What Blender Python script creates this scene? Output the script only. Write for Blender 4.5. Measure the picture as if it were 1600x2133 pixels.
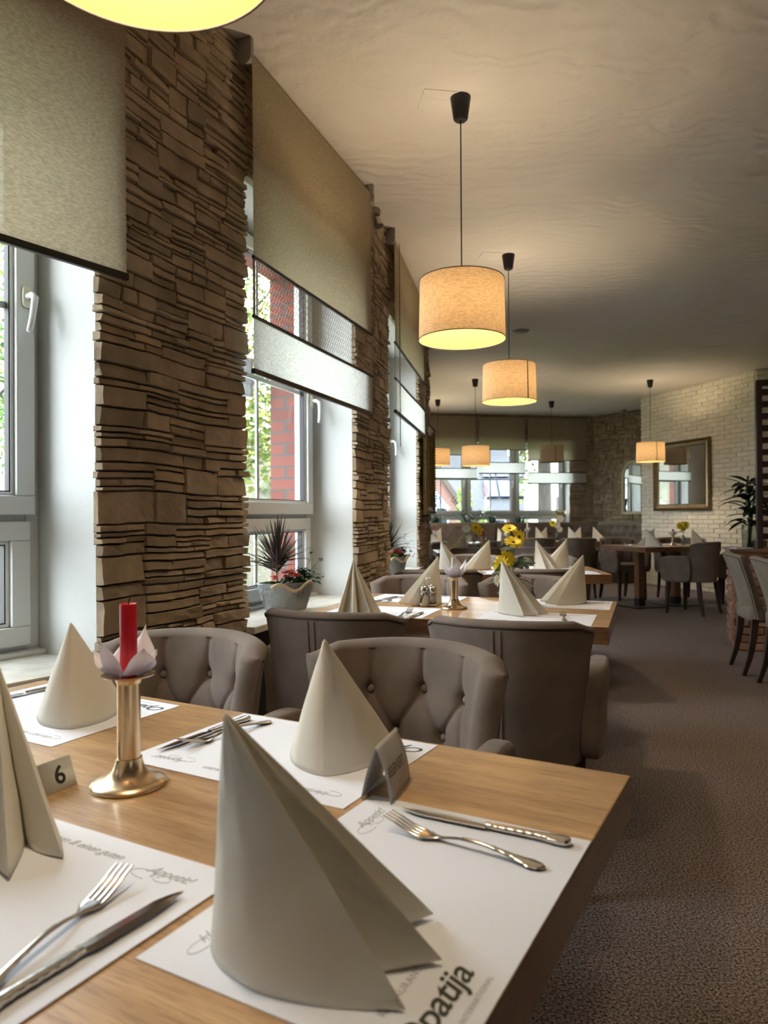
import bpy, math, random
from math import sin, cos, pi, radians, atan2, hypot, sqrt, exp
from mathutils import Vector, Matrix, noise

random.seed(7)
SC = bpy.context.scene
COL = SC.collection
for o in list(bpy.data.objects):
    bpy.data.objects.remove(o)

# ------------------------------------------------------------------ camera
cam_d = bpy.data.cameras.new('camera')
cam = bpy.data.objects.new('camera', cam_d)
COL.objects.link(cam)
cam.location = (0, 0, 1.14)
cam.rotation_euler = (radians(90.29), radians(0.34), 0)
cam_d.sensor_fit = 'VERTICAL'
cam_d.sensor_height = 36.0
cam_d.lens = 36.0 * 1500 / 2133
cam_d.clip_start = 0.02
cam_d.clip_end = 300
cam_d.dof.use_dof = True
cam_d.dof.focus_distance = 1.9
cam_d.dof.aperture_fstop = cam_d.lens / 1000 / 0.0042
SC.camera = cam

# ------------------------------------------------------------------ world, light, exposure
SC.view_settings.view_transform = 'Standard'
SC.view_settings.look = 'None'
SC.view_settings.gamma = 1.0
SC.view_settings.use_curve_mapping = False
SC.view_settings.exposure = 0.20
SC.cycles.max_bounces = 10
SC.cycles.diffuse_bounces = 6
SC.cycles.transparent_max_bounces = 16
SC.cycles.caustics_reflective = False
SC.cycles.caustics_refractive = False
SC.cycles.sample_clamp_indirect = 6.0
SC.cycles.use_denoising = True
world = bpy.data.worlds.new('overcast_sky')
SC.world = world
world.use_nodes = True
bg = world.node_tree.nodes['Background']
bg.inputs[0].default_value = (0.88, 0.94, 1.0, 1)
SKY = 15.0
bg.inputs[1].default_value = SKY
LAMP_W = 52.0

# ------------------------------------------------------------------ materials
MATS = {}
def srgb(r, g, b):
    f = lambda c: (c / 255) / 12.92 if c <= 10 else (((c / 255) + 0.055) / 1.055) ** 2.4
    return (f(r), f(g), f(b), 1)

def mat(name, col, rough=0.6, metal=0.0, var=0.0, vscale=8.0, bump=0.0, bscale=60.0, coat=0.0,
        sheen=0.0, trans=0.0, attr=0.0, stretch=(1, 1, 1), detail=5.0, spec=0.5, bdist=0.004, emit=0.0):
    if name in MATS:
        return MATS[name]
    m = bpy.data.materials.new(name)
    m.use_nodes = True
    nt = m.node_tree
    N, L = nt.nodes, nt.links
    p = N['Principled BSDF']
    p.inputs['Base Color'].default_value = col
    p.inputs['Roughness'].default_value = rough
    p.inputs['Metallic'].default_value = metal
    p.inputs['Coat Weight'].default_value = coat
    p.inputs['Coat Roughness'].default_value = 0.12
    p.inputs['Sheen Weight'].default_value = sheen
    p.inputs['Specular IOR Level'].default_value = spec
    p.inputs['Transmission Weight'].default_value = trans
    if emit:
        p.inputs['Emission Color'].default_value = col
        p.inputs['Emission Strength'].default_value = emit
    tc = N.new('ShaderNodeTexCoord')
    mp = N.new('ShaderNodeMapping')
    mp.inputs['Scale'].default_value = stretch
    L.new(tc.outputs['Object'], mp.inputs['Vector'])
    last = None
    if var > 0:
        no = N.new('ShaderNodeTexNoise')
        no.inputs['Scale'].default_value = vscale
        no.inputs['Detail'].default_value = detail
        L.new(mp.outputs[0], no.inputs['Vector'])
        mr = N.new('ShaderNodeMapRange')
        mr.inputs['From Min'].default_value = 0.3
        mr.inputs['From Max'].default_value = 0.7
        mr.inputs['To Min'].default_value = 1 - var
        mr.inputs['To Max'].default_value = 1 + var
        L.new(no.outputs['Fac'], mr.inputs['Value'])
        last = mr.outputs[0]
    if attr > 0:
        at = N.new('ShaderNodeAttribute')
        at.attribute_name = 'tone'
        mr2 = N.new('ShaderNodeMapRange')
        mr2.inputs['To Min'].default_value = 1 - attr
        mr2.inputs['To Max'].default_value = 1 + attr
        L.new(at.outputs['Fac'], mr2.inputs['Value'])
        if last:
            mu = N.new('ShaderNodeMath'); mu.operation = 'MULTIPLY'
            L.new(last, mu.inputs[0]); L.new(mr2.outputs[0], mu.inputs[1])
            last = mu.outputs[0]
        else:
            last = mr2.outputs[0]
    if last:
        vm = N.new('ShaderNodeVectorMath'); vm.operation = 'SCALE'
        vm.inputs[0].default_value = col[:3]
        L.new(last, vm.inputs['Scale'])
        L.new(vm.outputs[0], p.inputs['Base Color'])
    if bump > 0:
        nb = N.new('ShaderNodeTexNoise')
        nb.inputs['Scale'].default_value = bscale
        nb.inputs['Detail'].default_value = 6
        L.new(mp.outputs[0], nb.inputs['Vector'])
        bp = N.new('ShaderNodeBump')
        bp.inputs['Strength'].default_value = bump
        bp.inputs['Distance'].default_value = bdist
        L.new(nb.outputs['Fac'], bp.inputs['Height'])
        L.new(bp.outputs[0], p.inputs['Normal'])
    MATS[name] = m
    return m

def nodes_of(name):
    m = bpy.data.materials.new(name); m.use_nodes = True
    MATS[name] = m
    nt = m.node_tree
    return m, nt.nodes, nt.links, nt.nodes['Principled BSDF'], nt.nodes['Material Output']

STONE = mat('ledge_stone', (0.34, 0.265, 0.185, 1), 0.9, var=0.26, vscale=7, bump=0.7, bscale=45, attr=0.18, spec=0.2, bdist=0.006)
WBRICK = mat('white_painted_brick', (0.86, 0.81, 0.71, 1), 0.75, var=0.06, vscale=5, bump=0.5, bscale=40, attr=0.06, spec=0.3)
PLASTER = mat('white_plaster', (0.50, 0.51, 0.50, 1), 0.85, var=0.03, vscale=3, bump=0.5, bscale=28, spec=0.2, bdist=0.006)
RBRICK = None
PVC = mat('white_pvc', (0.58, 0.60, 0.60, 1), 0.35, spec=0.5)
PVC_OLD = mat('yellowed_plastic', (0.66, 0.63, 0.50, 1), 0.4)
GASKET = mat('black_gasket', (0.02, 0.02, 0.022, 1), 0.6)
SILL = mat('marble_sill', (0.62, 0.60, 0.54, 1), 0.25, var=0.14, vscale=14, coat=0.3)
DARKPANEL = mat('dark_panel', (0.022, 0.017, 0.013, 1), 0.8)
SUEDE = mat('taupe_suede', (0.175, 0.138, 0.116, 1), 0.9, var=0.17, vscale=9, bump=0.12, bscale=320, sheen=0.10, spec=0.15, bdist=0.001)
SUEDE_G = mat('grey_taupe_suede', (0.200, 0.170, 0.140, 1), 0.9, var=0.2, vscale=8, bump=0.12, bscale=320, sheen=0.08, spec=0.15, bdist=0.001)
PIPING = mat('suede_piping', (0.115, 0.090, 0.074, 1), 0.9, spec=0.15)
BUTTON = mat('suede_button', (0.215, 0.170, 0.140, 1), 0.85, var=0.1, vscale=60, sheen=0.3)
DKWOOD = mat('dark_stained_wood', (0.040, 0.022, 0.014, 1), 0.45, var=0.25, vscale=30, stretch=(1, 1, 0.08))
LATWOOD = mat('dark_lattice_wood', (0.030, 0.014, 0.010, 1), 0.6, var=0.25, vscale=30, stretch=(0.1, 1, 1))
CREAM = None
PAPER = mat('white_paper', (0.76, 0.80, 0.90, 1), 0.75, var=0.015, vscale=5, spec=0.3)
CARD = mat('grey_card', (0.50, 0.50, 0.52, 1), 0.6)
INK = mat('grey_ink', (0.36, 0.36, 0.37, 1), 0.8)
INK_D = mat('dark_ink', (0.045, 0.05, 0.04, 1), 0.8)
STEEL = mat('polished_steel', (0.62, 0.60, 0.57, 1), 0.16, 1.0, var=0.05, vscale=30)
SATIN = mat('brushed_steel', (0.56, 0.54, 0.49, 1), 0.38, 1.0, bump=0.05, bscale=200, stretch=(1, 20, 1))
BRASS = mat('brushed_brass', (0.62, 0.46, 0.29, 1), 0.27, 1.0, var=0.06, vscale=40)
WAXRED = mat('red_wax', (0.52, 0.006, 0.02, 1), 0.4, var=0.05, vscale=20)
WAXWHITE = mat('white_wax', (0.82, 0.80, 0.74, 1), 0.4)
WICK = mat('wick', (0.01, 0.01, 0.01, 1), 0.9)
BLACKP = mat('black_plastic', (0.010, 0.010, 0.011, 1), 0.5)
GREYP = mat('grey_plastic', (0.22, 0.20, 0.18, 1), 0.5)
BARBLK = mat('blind_bar', (0.018, 0.015, 0.013, 1), 0.45)
GOLD = mat('antique_gold', (0.20, 0.125, 0.045, 1), 0.38, 0.75, var=0.3, vscale=30, bump=0.8, bscale=70)
GOLD_D = mat('dark_gold', (0.12, 0.075, 0.025, 1), 0.4, 0.5, var=0.3, vscale=30, bump=0.6, bscale=50)
GOLD_P = mat('pale_gold', (0.50, 0.43, 0.29, 1), 0.45, 0.2, var=0.15, vscale=20)
MIRROR = mat('mirror_glass', (0.86, 0.88, 0.87, 1), 0.015, 1.0)
ZINC = mat('embossed_zinc', (0.30, 0.32, 0.34, 1), 0.42, 0.6, var=0.15, vscale=20)
ZINC_L = mat('zinc_relief', (0.50, 0.52, 0.54, 1), 0.4, 0.5)
ROPE = mat('jute_rope', (0.52, 0.40, 0.26, 1), 0.9, var=0.25, vscale=120, bump=0.6, bscale=250)
SOIL = mat('moss_soil', (0.16, 0.15, 0.06, 1), 0.95, var=0.5, vscale=70, bump=1, bscale=90)
LEAFDK = mat('dark_blade_leaf', (0.030, 0.042, 0.022, 1), 0.4, var=0.4, vscale=18)
LEAFRD = mat('bronze_blade_leaf', (0.075, 0.040, 0.045, 1), 0.42, var=0.3, vscale=18)
LEAFDG = mat('deep_green_leaf', (0.018, 0.050, 0.014, 1), 0.4, var=0.4, vscale=18)
LEAFG = mat('green_leaf', (0.065, 0.16, 0.030, 1), 0.4, var=0.35, vscale=25)
LEAFIVY = mat('ivy_leaf', (0.022, 0.060, 0.020, 1), 0.45, var=0.4, vscale=30)
LEAFGREY = mat('eucalyptus_leaf', (0.10, 0.15, 0.11, 1), 0.5, var=0.3, vscale=30)
LEAFBLK = mat('blackish_green_leaf', (0.012, 0.026, 0.014, 1), 0.4, var=0.3, vscale=12)  # blackish green leaves of the plant on the divider
LEAFGOLD = mat('dried_gold_leaf', (0.42, 0.36, 0.18, 1), 0.5, var=0.25, vscale=20)
PETALR = mat('red_petal', (0.55, 0.018, 0.015, 1), 0.55, var=0.3, vscale=60)
PETALY = mat('yellow_petal', (0.92, 0.72, 0.03, 1), 0.5, var=0.12, vscale=60)
PETALW = mat('white_petal', (0.82, 0.82, 0.78, 1), 0.5)
FLOWERC = mat('flower_centre', (0.10, 0.05, 0.015, 1), 0.9, bump=1, bscale=400)
STEM = mat('flower_stem', (0.09, 0.17, 0.05, 1), 0.5)
SALT = mat('salt', (0.72, 0.68, 0.62, 1), 0.9, bump=0.5, bscale=500)
PEPPER = mat('ground_pepper', (0.20, 0.15, 0.09, 1), 0.9, var=0.5, vscale=300)
# exterior
BARK = mat('grey_bark', (0.035, 0.031, 0.026, 1), 0.95, var=0.4, vscale=9, bump=1.0, bscale=18, stretch=(1, 1, 0.3), bdist=0.03)
FOL_Y = mat('yellow_green_foliage', (0.19, 0.23, 0.040, 1), 0.6, var=0.35, vscale=2.5)  # yellow-green is the colour of the leaves themselves
FOL_G = mat('green_foliage', (0.07, 0.13, 0.028, 1), 0.6, var=0.4, vscale=3)
FOL_B = mat('bright_bush', (0.16, 0.25, 0.03, 1), 0.6, var=0.3, vscale=6)
ROUGHCAST = mat('roughcast_render', (0.16, 0.15, 0.12, 1), 0.95, var=0.25, vscale=14, bump=1, bscale=25, bdist=0.02)
ASPHALT = mat('asphalt', (0.30, 0.29, 0.27, 1), 0.95, var=0.2, vscale=40)
PAVE = mat('pavement', (0.55, 0.53, 0.48, 1), 0.95, var=0.2, vscale=10)
LAWN = mat('lawn', (0.13, 0.27, 0.045, 1), 0.95, var=0.3, vscale=20)
SLATE = mat('roof_slate', (0.045, 0.050, 0.060, 1), 0.7, var=0.2, vscale=6)
HOUSE_P = mat('pink_brick_facade', (0.15, 0.085, 0.07, 1), 0.9, var=0.12, vscale=10)
HOUSE_W = mat('white_facade', (0.66, 0.66, 0.64, 1), 0.9)
HOUSE_D = mat('dark_timber', (0.05, 0.04, 0.035, 1), 0.8)
CONSERV = mat('conservatory_roof', (0.06, 0.085, 0.085, 1), 0.5)
SIGNB = mat('sign_blue', (0.004, 0.03, 0.14, 1), 0.4)
SIGNR = mat('sign_red', (0.09, 0.008, 0.008, 1), 0.4)
SIGNW = mat('sign_white', (0.75, 0.76, 0.76, 1), 0.4)
CARDARK = mat('car_paint', (0.03, 0.04, 0.06, 1), 0.2, 0.3, coat=0.6)
CARGLASS = mat('car_window', (0.02, 0.03, 0.04, 1), 0.05)
SOLAR = mat('solar_panel', (0.03, 0.04, 0.08, 1), 0.15)
COPPER = mat('teal_cover', (0.05, 0.30, 0.30, 1), 0.5)
CAPWOOD = mat('cap_wood', (0.17, 0.085, 0.045, 1), 0.5, var=0.3, vscale=20, stretch=(0.15, 1, 1))
SPOTM = mat('spot_metal', (0.30, 0.25, 0.20, 1), 0.3, 0.9)
BEAD = mat('bead_chain', (0.16, 0.14, 0.12, 1), 0.4, 0.5)

def make_special():
    global RBRICK, CREAM, OAK, OAK_END, CARPET, CEIL, GLASS, FAB_T, FAB_W, LACE, SHADE, SHADE_IN, TISSUE, CLEAR, BULB, WEAVE
    # red brick
    m, N, L, p, o = nodes_of('red_brick')
    tc = N.new('ShaderNodeTexCoord'); mp = N.new('ShaderNodeMapping')
    mp.inputs['Rotation'].default_value = (0, 0, 0)
    geo = N.new('ShaderNodeNewGeometry')
    sep = N.new('ShaderNodeSeparateXYZ'); L.new(tc.outputs['Object'], sep.inputs[0])
    add = N.new('ShaderNodeMath'); add.operation = 'ADD'
    L.new(sep.outputs[0], add.inputs[0]); L.new(sep.outputs[1], add.inputs[1])
    cb = N.new('ShaderNodeCombineXYZ'); L.new(add.outputs[0], cb.inputs[0]); L.new(sep.outputs[2], cb.inputs[1])
    br = N.new('ShaderNodeTexBrick')
    br.inputs['Scale'].default_value = 1.0
    br.inputs['Brick Width'].default_value = 0.22
    br.inputs['Row Height'].default_value = 0.068
    br.inputs['Mortar Size'].default_value = 0.006
    br.inputs['Color1'].default_value = (0.115, 0.026, 0.017, 1)
    br.inputs['Color2'].default_value = (0.16, 0.038, 0.025, 1)
    br.inputs['Mortar'].default_value = (0.055, 0.052, 0.05, 1)
    L.new(cb.outputs[0], br.inputs['Vector'])
    L.new(br.outputs['Color'], p.inputs['Base Color'])
    bp = N.new('ShaderNodeBump'); bp.inputs['Strength'].default_value = 0.8; bp.inputs['Distance'].default_value = 0.006
    iv = N.new('ShaderNodeMath'); iv.operation = 'SUBTRACT'; iv.inputs[0].default_value = 1
    L.new(br.outputs['Fac'], iv.inputs[1]); L.new(iv.outputs[0], bp.inputs['Height']); L.new(bp.outputs[0], p.inputs['Normal'])
    p.inputs['Roughness'].default_value = 0.85
    RBRICK = m
    # cream napkin: woven emboss, a little translucency
    m, N, L, p, o = nodes_of('cream_napkin')
    p.inputs['Base Color'].default_value = (0.86, 0.83, 0.745, 1)
    p.inputs['Roughness'].default_value = 0.9
    p.inputs['Specular IOR Level'].default_value = 0.15
    tc = N.new('ShaderNodeTexCoord')
    w = N.new('ShaderNodeTexWave'); w.wave_type = 'BANDS'; w.bands_direction = 'DIAGONAL'
    w.inputs['Scale'].default_value = 260; w.inputs['Distortion'].default_value = 1.0
    L.new(tc.outputs['Object'], w.inputs['Vector'])
    bp = N.new('ShaderNodeBump'); bp.inputs['Strength'].default_value = 0.25; bp.inputs['Distance'].default_value = 0.0006
    L.new(w.outputs['Fac'], bp.inputs['Height']); L.new(bp.outputs[0], p.inputs['Normal'])
    tr = N.new('ShaderNodeBsdfTranslucent'); tr.inputs[0].default_value = (0.8, 0.74, 0.6, 1)
    mx = N.new('ShaderNodeMixShader'); mx.inputs[0].default_value = 0.14
    L.new(p.outputs[0], mx.inputs[1]); L.new(tr.outputs[0], mx.inputs[2]); L.new(mx.outputs[0], o.inputs[0])
    CREAM = m
    # varnished oak
    def oak(name, dark, light, scale_v):
        m, N, L, p, o = nodes_of(name)
        tc = N.new('ShaderNodeTexCoord'); mp = N.new('ShaderNodeMapping')
        mp.inputs['Scale'].default_value = scale_v
        L.new(tc.outputs['Object'], mp.inputs[0])
        n1 = N.new('ShaderNodeTexNoise'); n1.inputs['Scale'].default_value = 3.0; n1.inputs['Detail'].default_value = 8; n1.inputs['Roughness'].default_value = 0.62
        n1.inputs['Distortion'].default_value = 0.3
        L.new(mp.outputs[0], n1.inputs['Vector'])
        cr = N.new('ShaderNodeValToRGB')
        cr.color_ramp.elements[0].position = 0.30; cr.color_ramp.elements[0].color = dark
        cr.color_ramp.elements[1].position = 0.68; cr.color_ramp.elements[1].color = light
        L.new(n1.outputs['Fac'], cr.inputs[0])
        n2 = N.new('ShaderNodeTexNoise'); n2.inputs['Scale'].default_value = 22.0; n2.inputs['Detail'].default_value = 4
        L.new(mp.outputs[0], n2.inputs['Vector'])
        mr = N.new('ShaderNodeMapRange'); mr.inputs['From Min'].default_value = 0.35; mr.inputs['From Max'].default_value = 0.5
        mr.inputs['To Min'].default_value = 0.72; mr.inputs['To Max'].default_value = 1.0
        L.new(n2.outputs['Fac'], mr.inputs[0])
        # stave tone
        n3 = N.new('ShaderNodeTexNoise'); n3.inputs['Scale'].default_value = 1.1; n3.inputs['Detail'].default_value = 0
        sv = N.new('ShaderNodeMapping'); sv.inputs['Scale'].default_value = (0.6, 9, 1)
        L.new(tc.outputs['Object'], sv.inputs[0]); L.new(sv.outputs[0], n3.inputs['Vector'])
        mr3 = N.new('ShaderNodeMapRange'); mr3.inputs['To Min'].default_value = 0.8; mr3.inputs['To Max'].default_value = 1.2
        L.new(n3.outputs['Fac'], mr3.inputs[0])
        mu = N.new('ShaderNodeMath'); mu.operation = 'MULTIPLY'
        L.new(mr.outputs[0], mu.inputs[0]); L.new(mr3.outputs[0], mu.inputs[1])
        vm = N.new('ShaderNodeVectorMath'); vm.operation = 'SCALE'
        L.new(cr.outputs[0], vm.inputs[0]); L.new(mu.outputs[0], vm.inputs['Scale'])
        L.new(vm.outputs[0], p.inputs['Base Color'])
        p.inputs['Roughness'].default_value = 0.36
        p.inputs['Coat Weight'].default_value = 0.5
        p.inputs['Coat Roughness'].default_value = 0.16
        bp = N.new('ShaderNodeBump'); bp.inputs['Strength'].default_value = 0.12; bp.inputs['Distance'].default_value = 0.001
        L.new(n2.outputs['Fac'], bp.inputs['Height']); L.new(bp.outputs[0], p.inputs['Normal'])
        return m
    OAK = oak('varnished_oak', (0.34, 0.185, 0.080, 1), (0.56, 0.36, 0.18, 1), (1.0, 14, 14))
    OAK_END = oak('varnished_oak_edge', (0.13, 0.055, 0.025, 1), (0.24, 0.11, 0.05, 1), (2.0, 2.0, 14))
    # carpet
    m, N, L, p, o = nodes_of('speckled_carpet')
    tc = N.new('ShaderNodeTexCoord')
    n1 = N.new('ShaderNodeTexNoise'); n1.inputs['Scale'].default_value = 150; n1.inputs['Detail'].default_value = 3
    L.new(tc.outputs['Object'], n1.inputs['Vector'])
    cr = N.new('ShaderNodeValToRGB')
    cr.color_ramp.elements[0].position = 0.36; cr.color_ramp.elements[0].color = (0.060, 0.045, 0.040, 1)
    cr.color_ramp.elements[1].position = 0.66; cr.color_ramp.elements[1].color = (0.37, 0.31, 0.295, 1)
    L.new(n1.outputs['Fac'], cr.inputs[0])
    n2 = N.new('ShaderNodeTexNoise'); n2.inputs['Scale'].default_value = 1.3; n2.inputs['Detail'].default_value = 4
    L.new(tc.outputs['Object'], n2.inputs['Vector'])
    mr = N.new('ShaderNodeMapRange'); mr.inputs['To Min'].default_value = 0.78; mr.inputs['To Max'].default_value = 1.2
    L.new(n2.outputs['Fac'], mr.inputs[0])
    vm = N.new('ShaderNodeVectorMath'); vm.operation = 'SCALE'
    L.new(cr.outputs[0], vm.inputs[0]); L.new(mr.outputs[0], vm.inputs['Scale']); L.new(vm.outputs[0], p.inputs['Base Color'])
    bp = N.new('ShaderNodeBump'); bp.inputs['Strength'].default_value = 1.0; bp.inputs['Distance'].default_value = 0.006
    L.new(n1.outputs['Fac'], bp.inputs['Height']); L.new(bp.outputs[0], p.inputs['Normal'])
    p.inputs['Roughness'].default_value = 1.0; p.inputs['Specular IOR Level'].default_value = 0.1
    CARPET = m
    # ceiling: hand trowelled plaster
    m, N, L, p, o = nodes_of('trowelled_ceiling')
    p.inputs['Base Color'].default_value = (0.70, 0.66, 0.61, 1)
    p.inputs['Roughness'].default_value = 0.85; p.inputs['Specular IOR Level'].default_value = 0.25
    tc = N.new('ShaderNodeTexCoord')
    w = N.new('ShaderNodeTexWave'); w.wave_type = 'RINGS'
    w.inputs['Scale'].default_value = 3.5; w.inputs['Distortion'].default_value = 16; w.inputs['Detail'].default_value = 4; w.inputs['Detail Scale'].default_value = 0.7
    L.new(tc.outputs['Object'], w.inputs['Vector'])
    n1 = N.new('ShaderNodeTexNoise'); n1.inputs['Scale'].default_value = 2.2; n1.inputs['Detail'].default_value = 5
    L.new(tc.outputs['Object'], n1.inputs['Vector'])
    n2 = N.new('ShaderNodeTexNoise'); n2.inputs['Scale'].default_value = 35; n2.inputs['Detail'].default_value = 4
    L.new(tc.outputs['Object'], n2.inputs['Vector'])
    b1 = N.new('ShaderNodeBump'); b1.inputs['Strength'].default_value = 0.45; b1.inputs['Distance'].default_value = 0.010
    L.new(w.outputs['Fac'], b1.inputs['Height'])
    b2 = N.new('ShaderNodeBump'); b2.inputs['Strength'].default_value = 0.8; b2.inputs['Distance'].default_value = 0.05
    L.new(n1.outputs['Fac'], b2.inputs['Height']); L.new(b1.outputs[0], b2.inputs['Normal'])
    b3 = N.new('ShaderNodeBump'); b3.inputs['Strength'].default_value = 0.35; b3.inputs['Distance'].default_value = 0.004
    L.new(n2.outputs['Fac'], b3.inputs['Height']); L.new(b2.outputs[0], b3.inputs['Normal'])
    L.new(b3.outputs[0], p.inputs['Normal'])
    CEIL = m
    # thin glass pane
    m, N, L, p, o = nodes_of('window_glass')
    N.remove(p)
    t = N.new('ShaderNodeBsdfTransparent'); t.inputs[0].default_value = (0.95, 0.97, 0.96, 1)
    g = N.new('ShaderNodeBsdfGlossy'); g.inputs['Roughness'].default_value = 0.02
    lw0 = N.new('ShaderNodeLayerWeight'); lw0.inputs[0].default_value = 0.5
    pw = N.new('ShaderNodeMath'); pw.operation = 'POWER'; pw.inputs[1].default_value = 5; L.new(lw0.outputs['Facing'], pw.inputs[0])
    lw = N.new('ShaderNodeMath'); lw.operation = 'MULTIPLY_ADD'; lw.inputs[1].default_value = 0.9; lw.inputs[2].default_value = 0.03; L.new(pw.outputs[0], lw.inputs[0])
    mx = N.new('ShaderNodeMixShader')
    L.new(lw.outputs[0], mx.inputs[0]); L.new(t.outputs[0], mx.inputs[1]); L.new(g.outputs[0], mx.inputs[2]); L.new(mx.outputs[0], o.inputs[0])
    GLASS = m
    m, N, L, p, o = nodes_of('clear_vase_glass')
    N.remove(p)
    t = N.new('ShaderNodeBsdfTransparent'); t.inputs[0].default_value = (0.80, 0.84, 0.82, 1)
    g = N.new('ShaderNodeBsdfGlossy'); g.inputs['Roughness'].default_value = 0.03
    lw0 = N.new('ShaderNodeLayerWeight'); lw0.inputs[0].default_value = 0.5
    pw = N.new('ShaderNodeMath'); pw.operation = 'POWER'; pw.inputs[1].default_value = 5; L.new(lw0.outputs['Facing'], pw.inputs[0])
    lw = N.new('ShaderNodeMath'); lw.operation = 'MULTIPLY_ADD'; lw.inputs[1].default_value = 0.9; lw.inputs[2].default_value = 0.06; L.new(pw.outputs[0], lw.inputs[0])
    mx = N.new('ShaderNodeMixShader')
    L.new(lw.outputs[0], mx.inputs[0]); L.new(t.outputs[0], mx.inputs[1]); L.new(g.outputs[0], mx.inputs[2]); L.new(mx.outputs[0], o.inputs[0])
    CLEAR = m
    # blind fabrics
    def fabric(name, col, tcol, fac, see, ribs=230):
        m, N, L, p, o = nodes_of(name)
        p.inputs['Base Color'].default_value = col
        p.inputs['Roughness'].default_value = 0.9; p.inputs['Specular IOR Level'].default_value = 0.1
        tc = N.new('ShaderNodeTexCoord')
        mp = N.new('ShaderNodeMapping'); mp.inputs['Scale'].default_value = (0.30, 0.30, 1)
        L.new(tc.outputs['Object'], mp.inputs[0])
        w = N.new('ShaderNodeTexNoise'); w.inputs['Scale'].default_value = ribs; w.inputs['Detail'].default_value = 2
        w.inputs['Distortion'].default_value = 0.4
        L.new(mp.outputs[0], w.inputs['Vector'])
        mr = N.new('ShaderNodeMapRange'); mr.inputs['From Min'].default_value = 0.35; mr.inputs['From Max'].default_value = 0.65
        mr.inputs['To Min'].default_value = 0.80; mr.inputs['To Max'].default_value = 1.10
        L.new(w.outputs['Fac'], mr.inputs[0])
        vm = N.new('ShaderNodeVectorMath'); vm.operation = 'SCALE'; vm.inputs[0].default_value = col[:3]
        L.new(mr.outputs[0], vm.inputs['Scale']); L.new(vm.outputs[0], p.inputs['Base Color'])
        vt = N.new('ShaderNodeVectorMath'); vt.operation = 'SCALE'; vt.inputs[0].default_value = tcol[:3]
        L.new(mr.outputs[0], vt.inputs['Scale'])
        tr = N.new('ShaderNodeBsdfTranslucent'); L.new(vt.outputs[0], tr.inputs[0])
        mx = N.new('ShaderNodeMixShader'); mx.inputs[0].default_value = fac
        L.new(p.outputs[0], mx.inputs[1]); L.new(tr.outputs[0], mx.inputs[2])
        tp = N.new('ShaderNodeBsdfTransparent')
        m2 = N.new('ShaderNodeMixShader'); m2.inputs[0].default_value = see
        L.new(mx.outputs[0], m2.inputs[1]); L.new(tp.outputs[0], m2.inputs[2]); L.new(m2.outputs[0], o.inputs[0])
        bp = N.new('ShaderNodeBump'); bp.inputs['Strength'].default_value = 0.5; bp.inputs['Distance'].default_value = 0.002
        L.new(w.outputs['Fac'], bp.inputs['Height']); L.new(bp.outputs[0], p.inputs['Normal'])
        return m
    FAB_T = fabric('taupe_blind_fabric', (0.42, 0.35, 0.24, 1), (0.36, 0.30, 0.20, 1), 0.34, 0.007)
    FAB_W = fabric('pale_blind_fabric', (0.70, 0.70, 0.66, 1), (0.60, 0.60, 0.57, 1), 0.45, 0.012)
    # cut lace band: interlaced arcs, transparent between
    m, N, L, p, o = nodes_of('blind_lace')
    p.inputs['Base Color'].default_value = (0.45, 0.38, 0.27, 1); p.inputs['Roughness'].default_value = 0.8
    uv = N.new('ShaderNodeTexCoord')
    sp = N.new('ShaderNodeSeparateXYZ'); L.new(uv.outputs['Object'], sp.inputs[0])
    def math1(op, a, b=None, c=None):
        n = N.new('ShaderNodeMath'); n.operation = op
        for i, v in enumerate((a, b, c)):
            if v is None: continue
            if isinstance(v, (int, float)): n.inputs[i].default_value = v
            else: L.new(v, n.inputs[i])
        return n.outputs[0]
    sv = math1('MULTIPLY', math1('SINE', math1('MULTIPLY', sp.outputs[2], 2 * pi / 0.064)), 0.0115)
    lines = None
    for k in (1, -1):
        for ph in (0.0, 0.5):
            u = math1('ADD', sp.outputs[0], math1('MULTIPLY', sv, k))
            f = math1('FRACT', math1('ADD', math1('DIVIDE', u, 0.046), ph + 100))
            dd = math1('ABSOLUTE', math1('SUBTRACT', f, 0.5))
            t = math1('LESS_THAN', dd, 0.045)
            lines = t if lines is None else math1('MAXIMUM', lines, t)
    tp = N.new('ShaderNodeBsdfTransparent'); mx = N.new('ShaderNodeMixShader')
    L.new(lines, mx.inputs[0]); L.new(tp.outputs[0], mx.inputs[1]); L.new(p.outputs[0], mx.inputs[2]); L.new(mx.outputs[0], o.inputs[0])
    LACE = m
    # lampshade linen
    m, N, L, p, o = nodes_of('linen_lampshade')
    tc = N.new('ShaderNodeTexCoord'); mp = N.new('ShaderNodeMapping'); mp.inputs['Scale'].default_value = (1, 1, 3.5)
    L.new(tc.outputs['Object'], mp.inputs[0])
    n = N.new('ShaderNodeTexNoise'); n.inputs['Scale'].default_value = 55; n.inputs['Detail'].default_value = 4; L.new(mp.outputs[0], n.inputs['Vector'])
    mr = N.new('ShaderNodeMapRange'); mr.inputs['From Min'].default_value = 0.3; mr.inputs['From Max'].default_value = 0.7
    mr.inputs['To Min'].default_value = 0.75; mr.inputs['To Max'].default_value = 1.15
    L.new(n.outputs['Fac'], mr.inputs[0])
    vm = N.new('ShaderNodeVectorMath'); vm.operation = 'SCALE'; vm.inputs[0].default_value = (0.50, 0.38, 0.27)
    L.new(mr.outputs[0], vm.inputs['Scale']); L.new(vm.outputs[0], p.inputs['Base Color']); p.inputs['Roughness'].default_value = 0.9
    tr = N.new('ShaderNodeBsdfTranslucent')
    v2 = N.new('ShaderNodeVectorMath'); v2.operation = 'SCALE'; v2.inputs[0].default_value = (0.62, 0.42, 0.22)
    L.new(mr.outputs[0], v2.inputs['Scale']); L.new(v2.outputs[0], tr.inputs[0])
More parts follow.
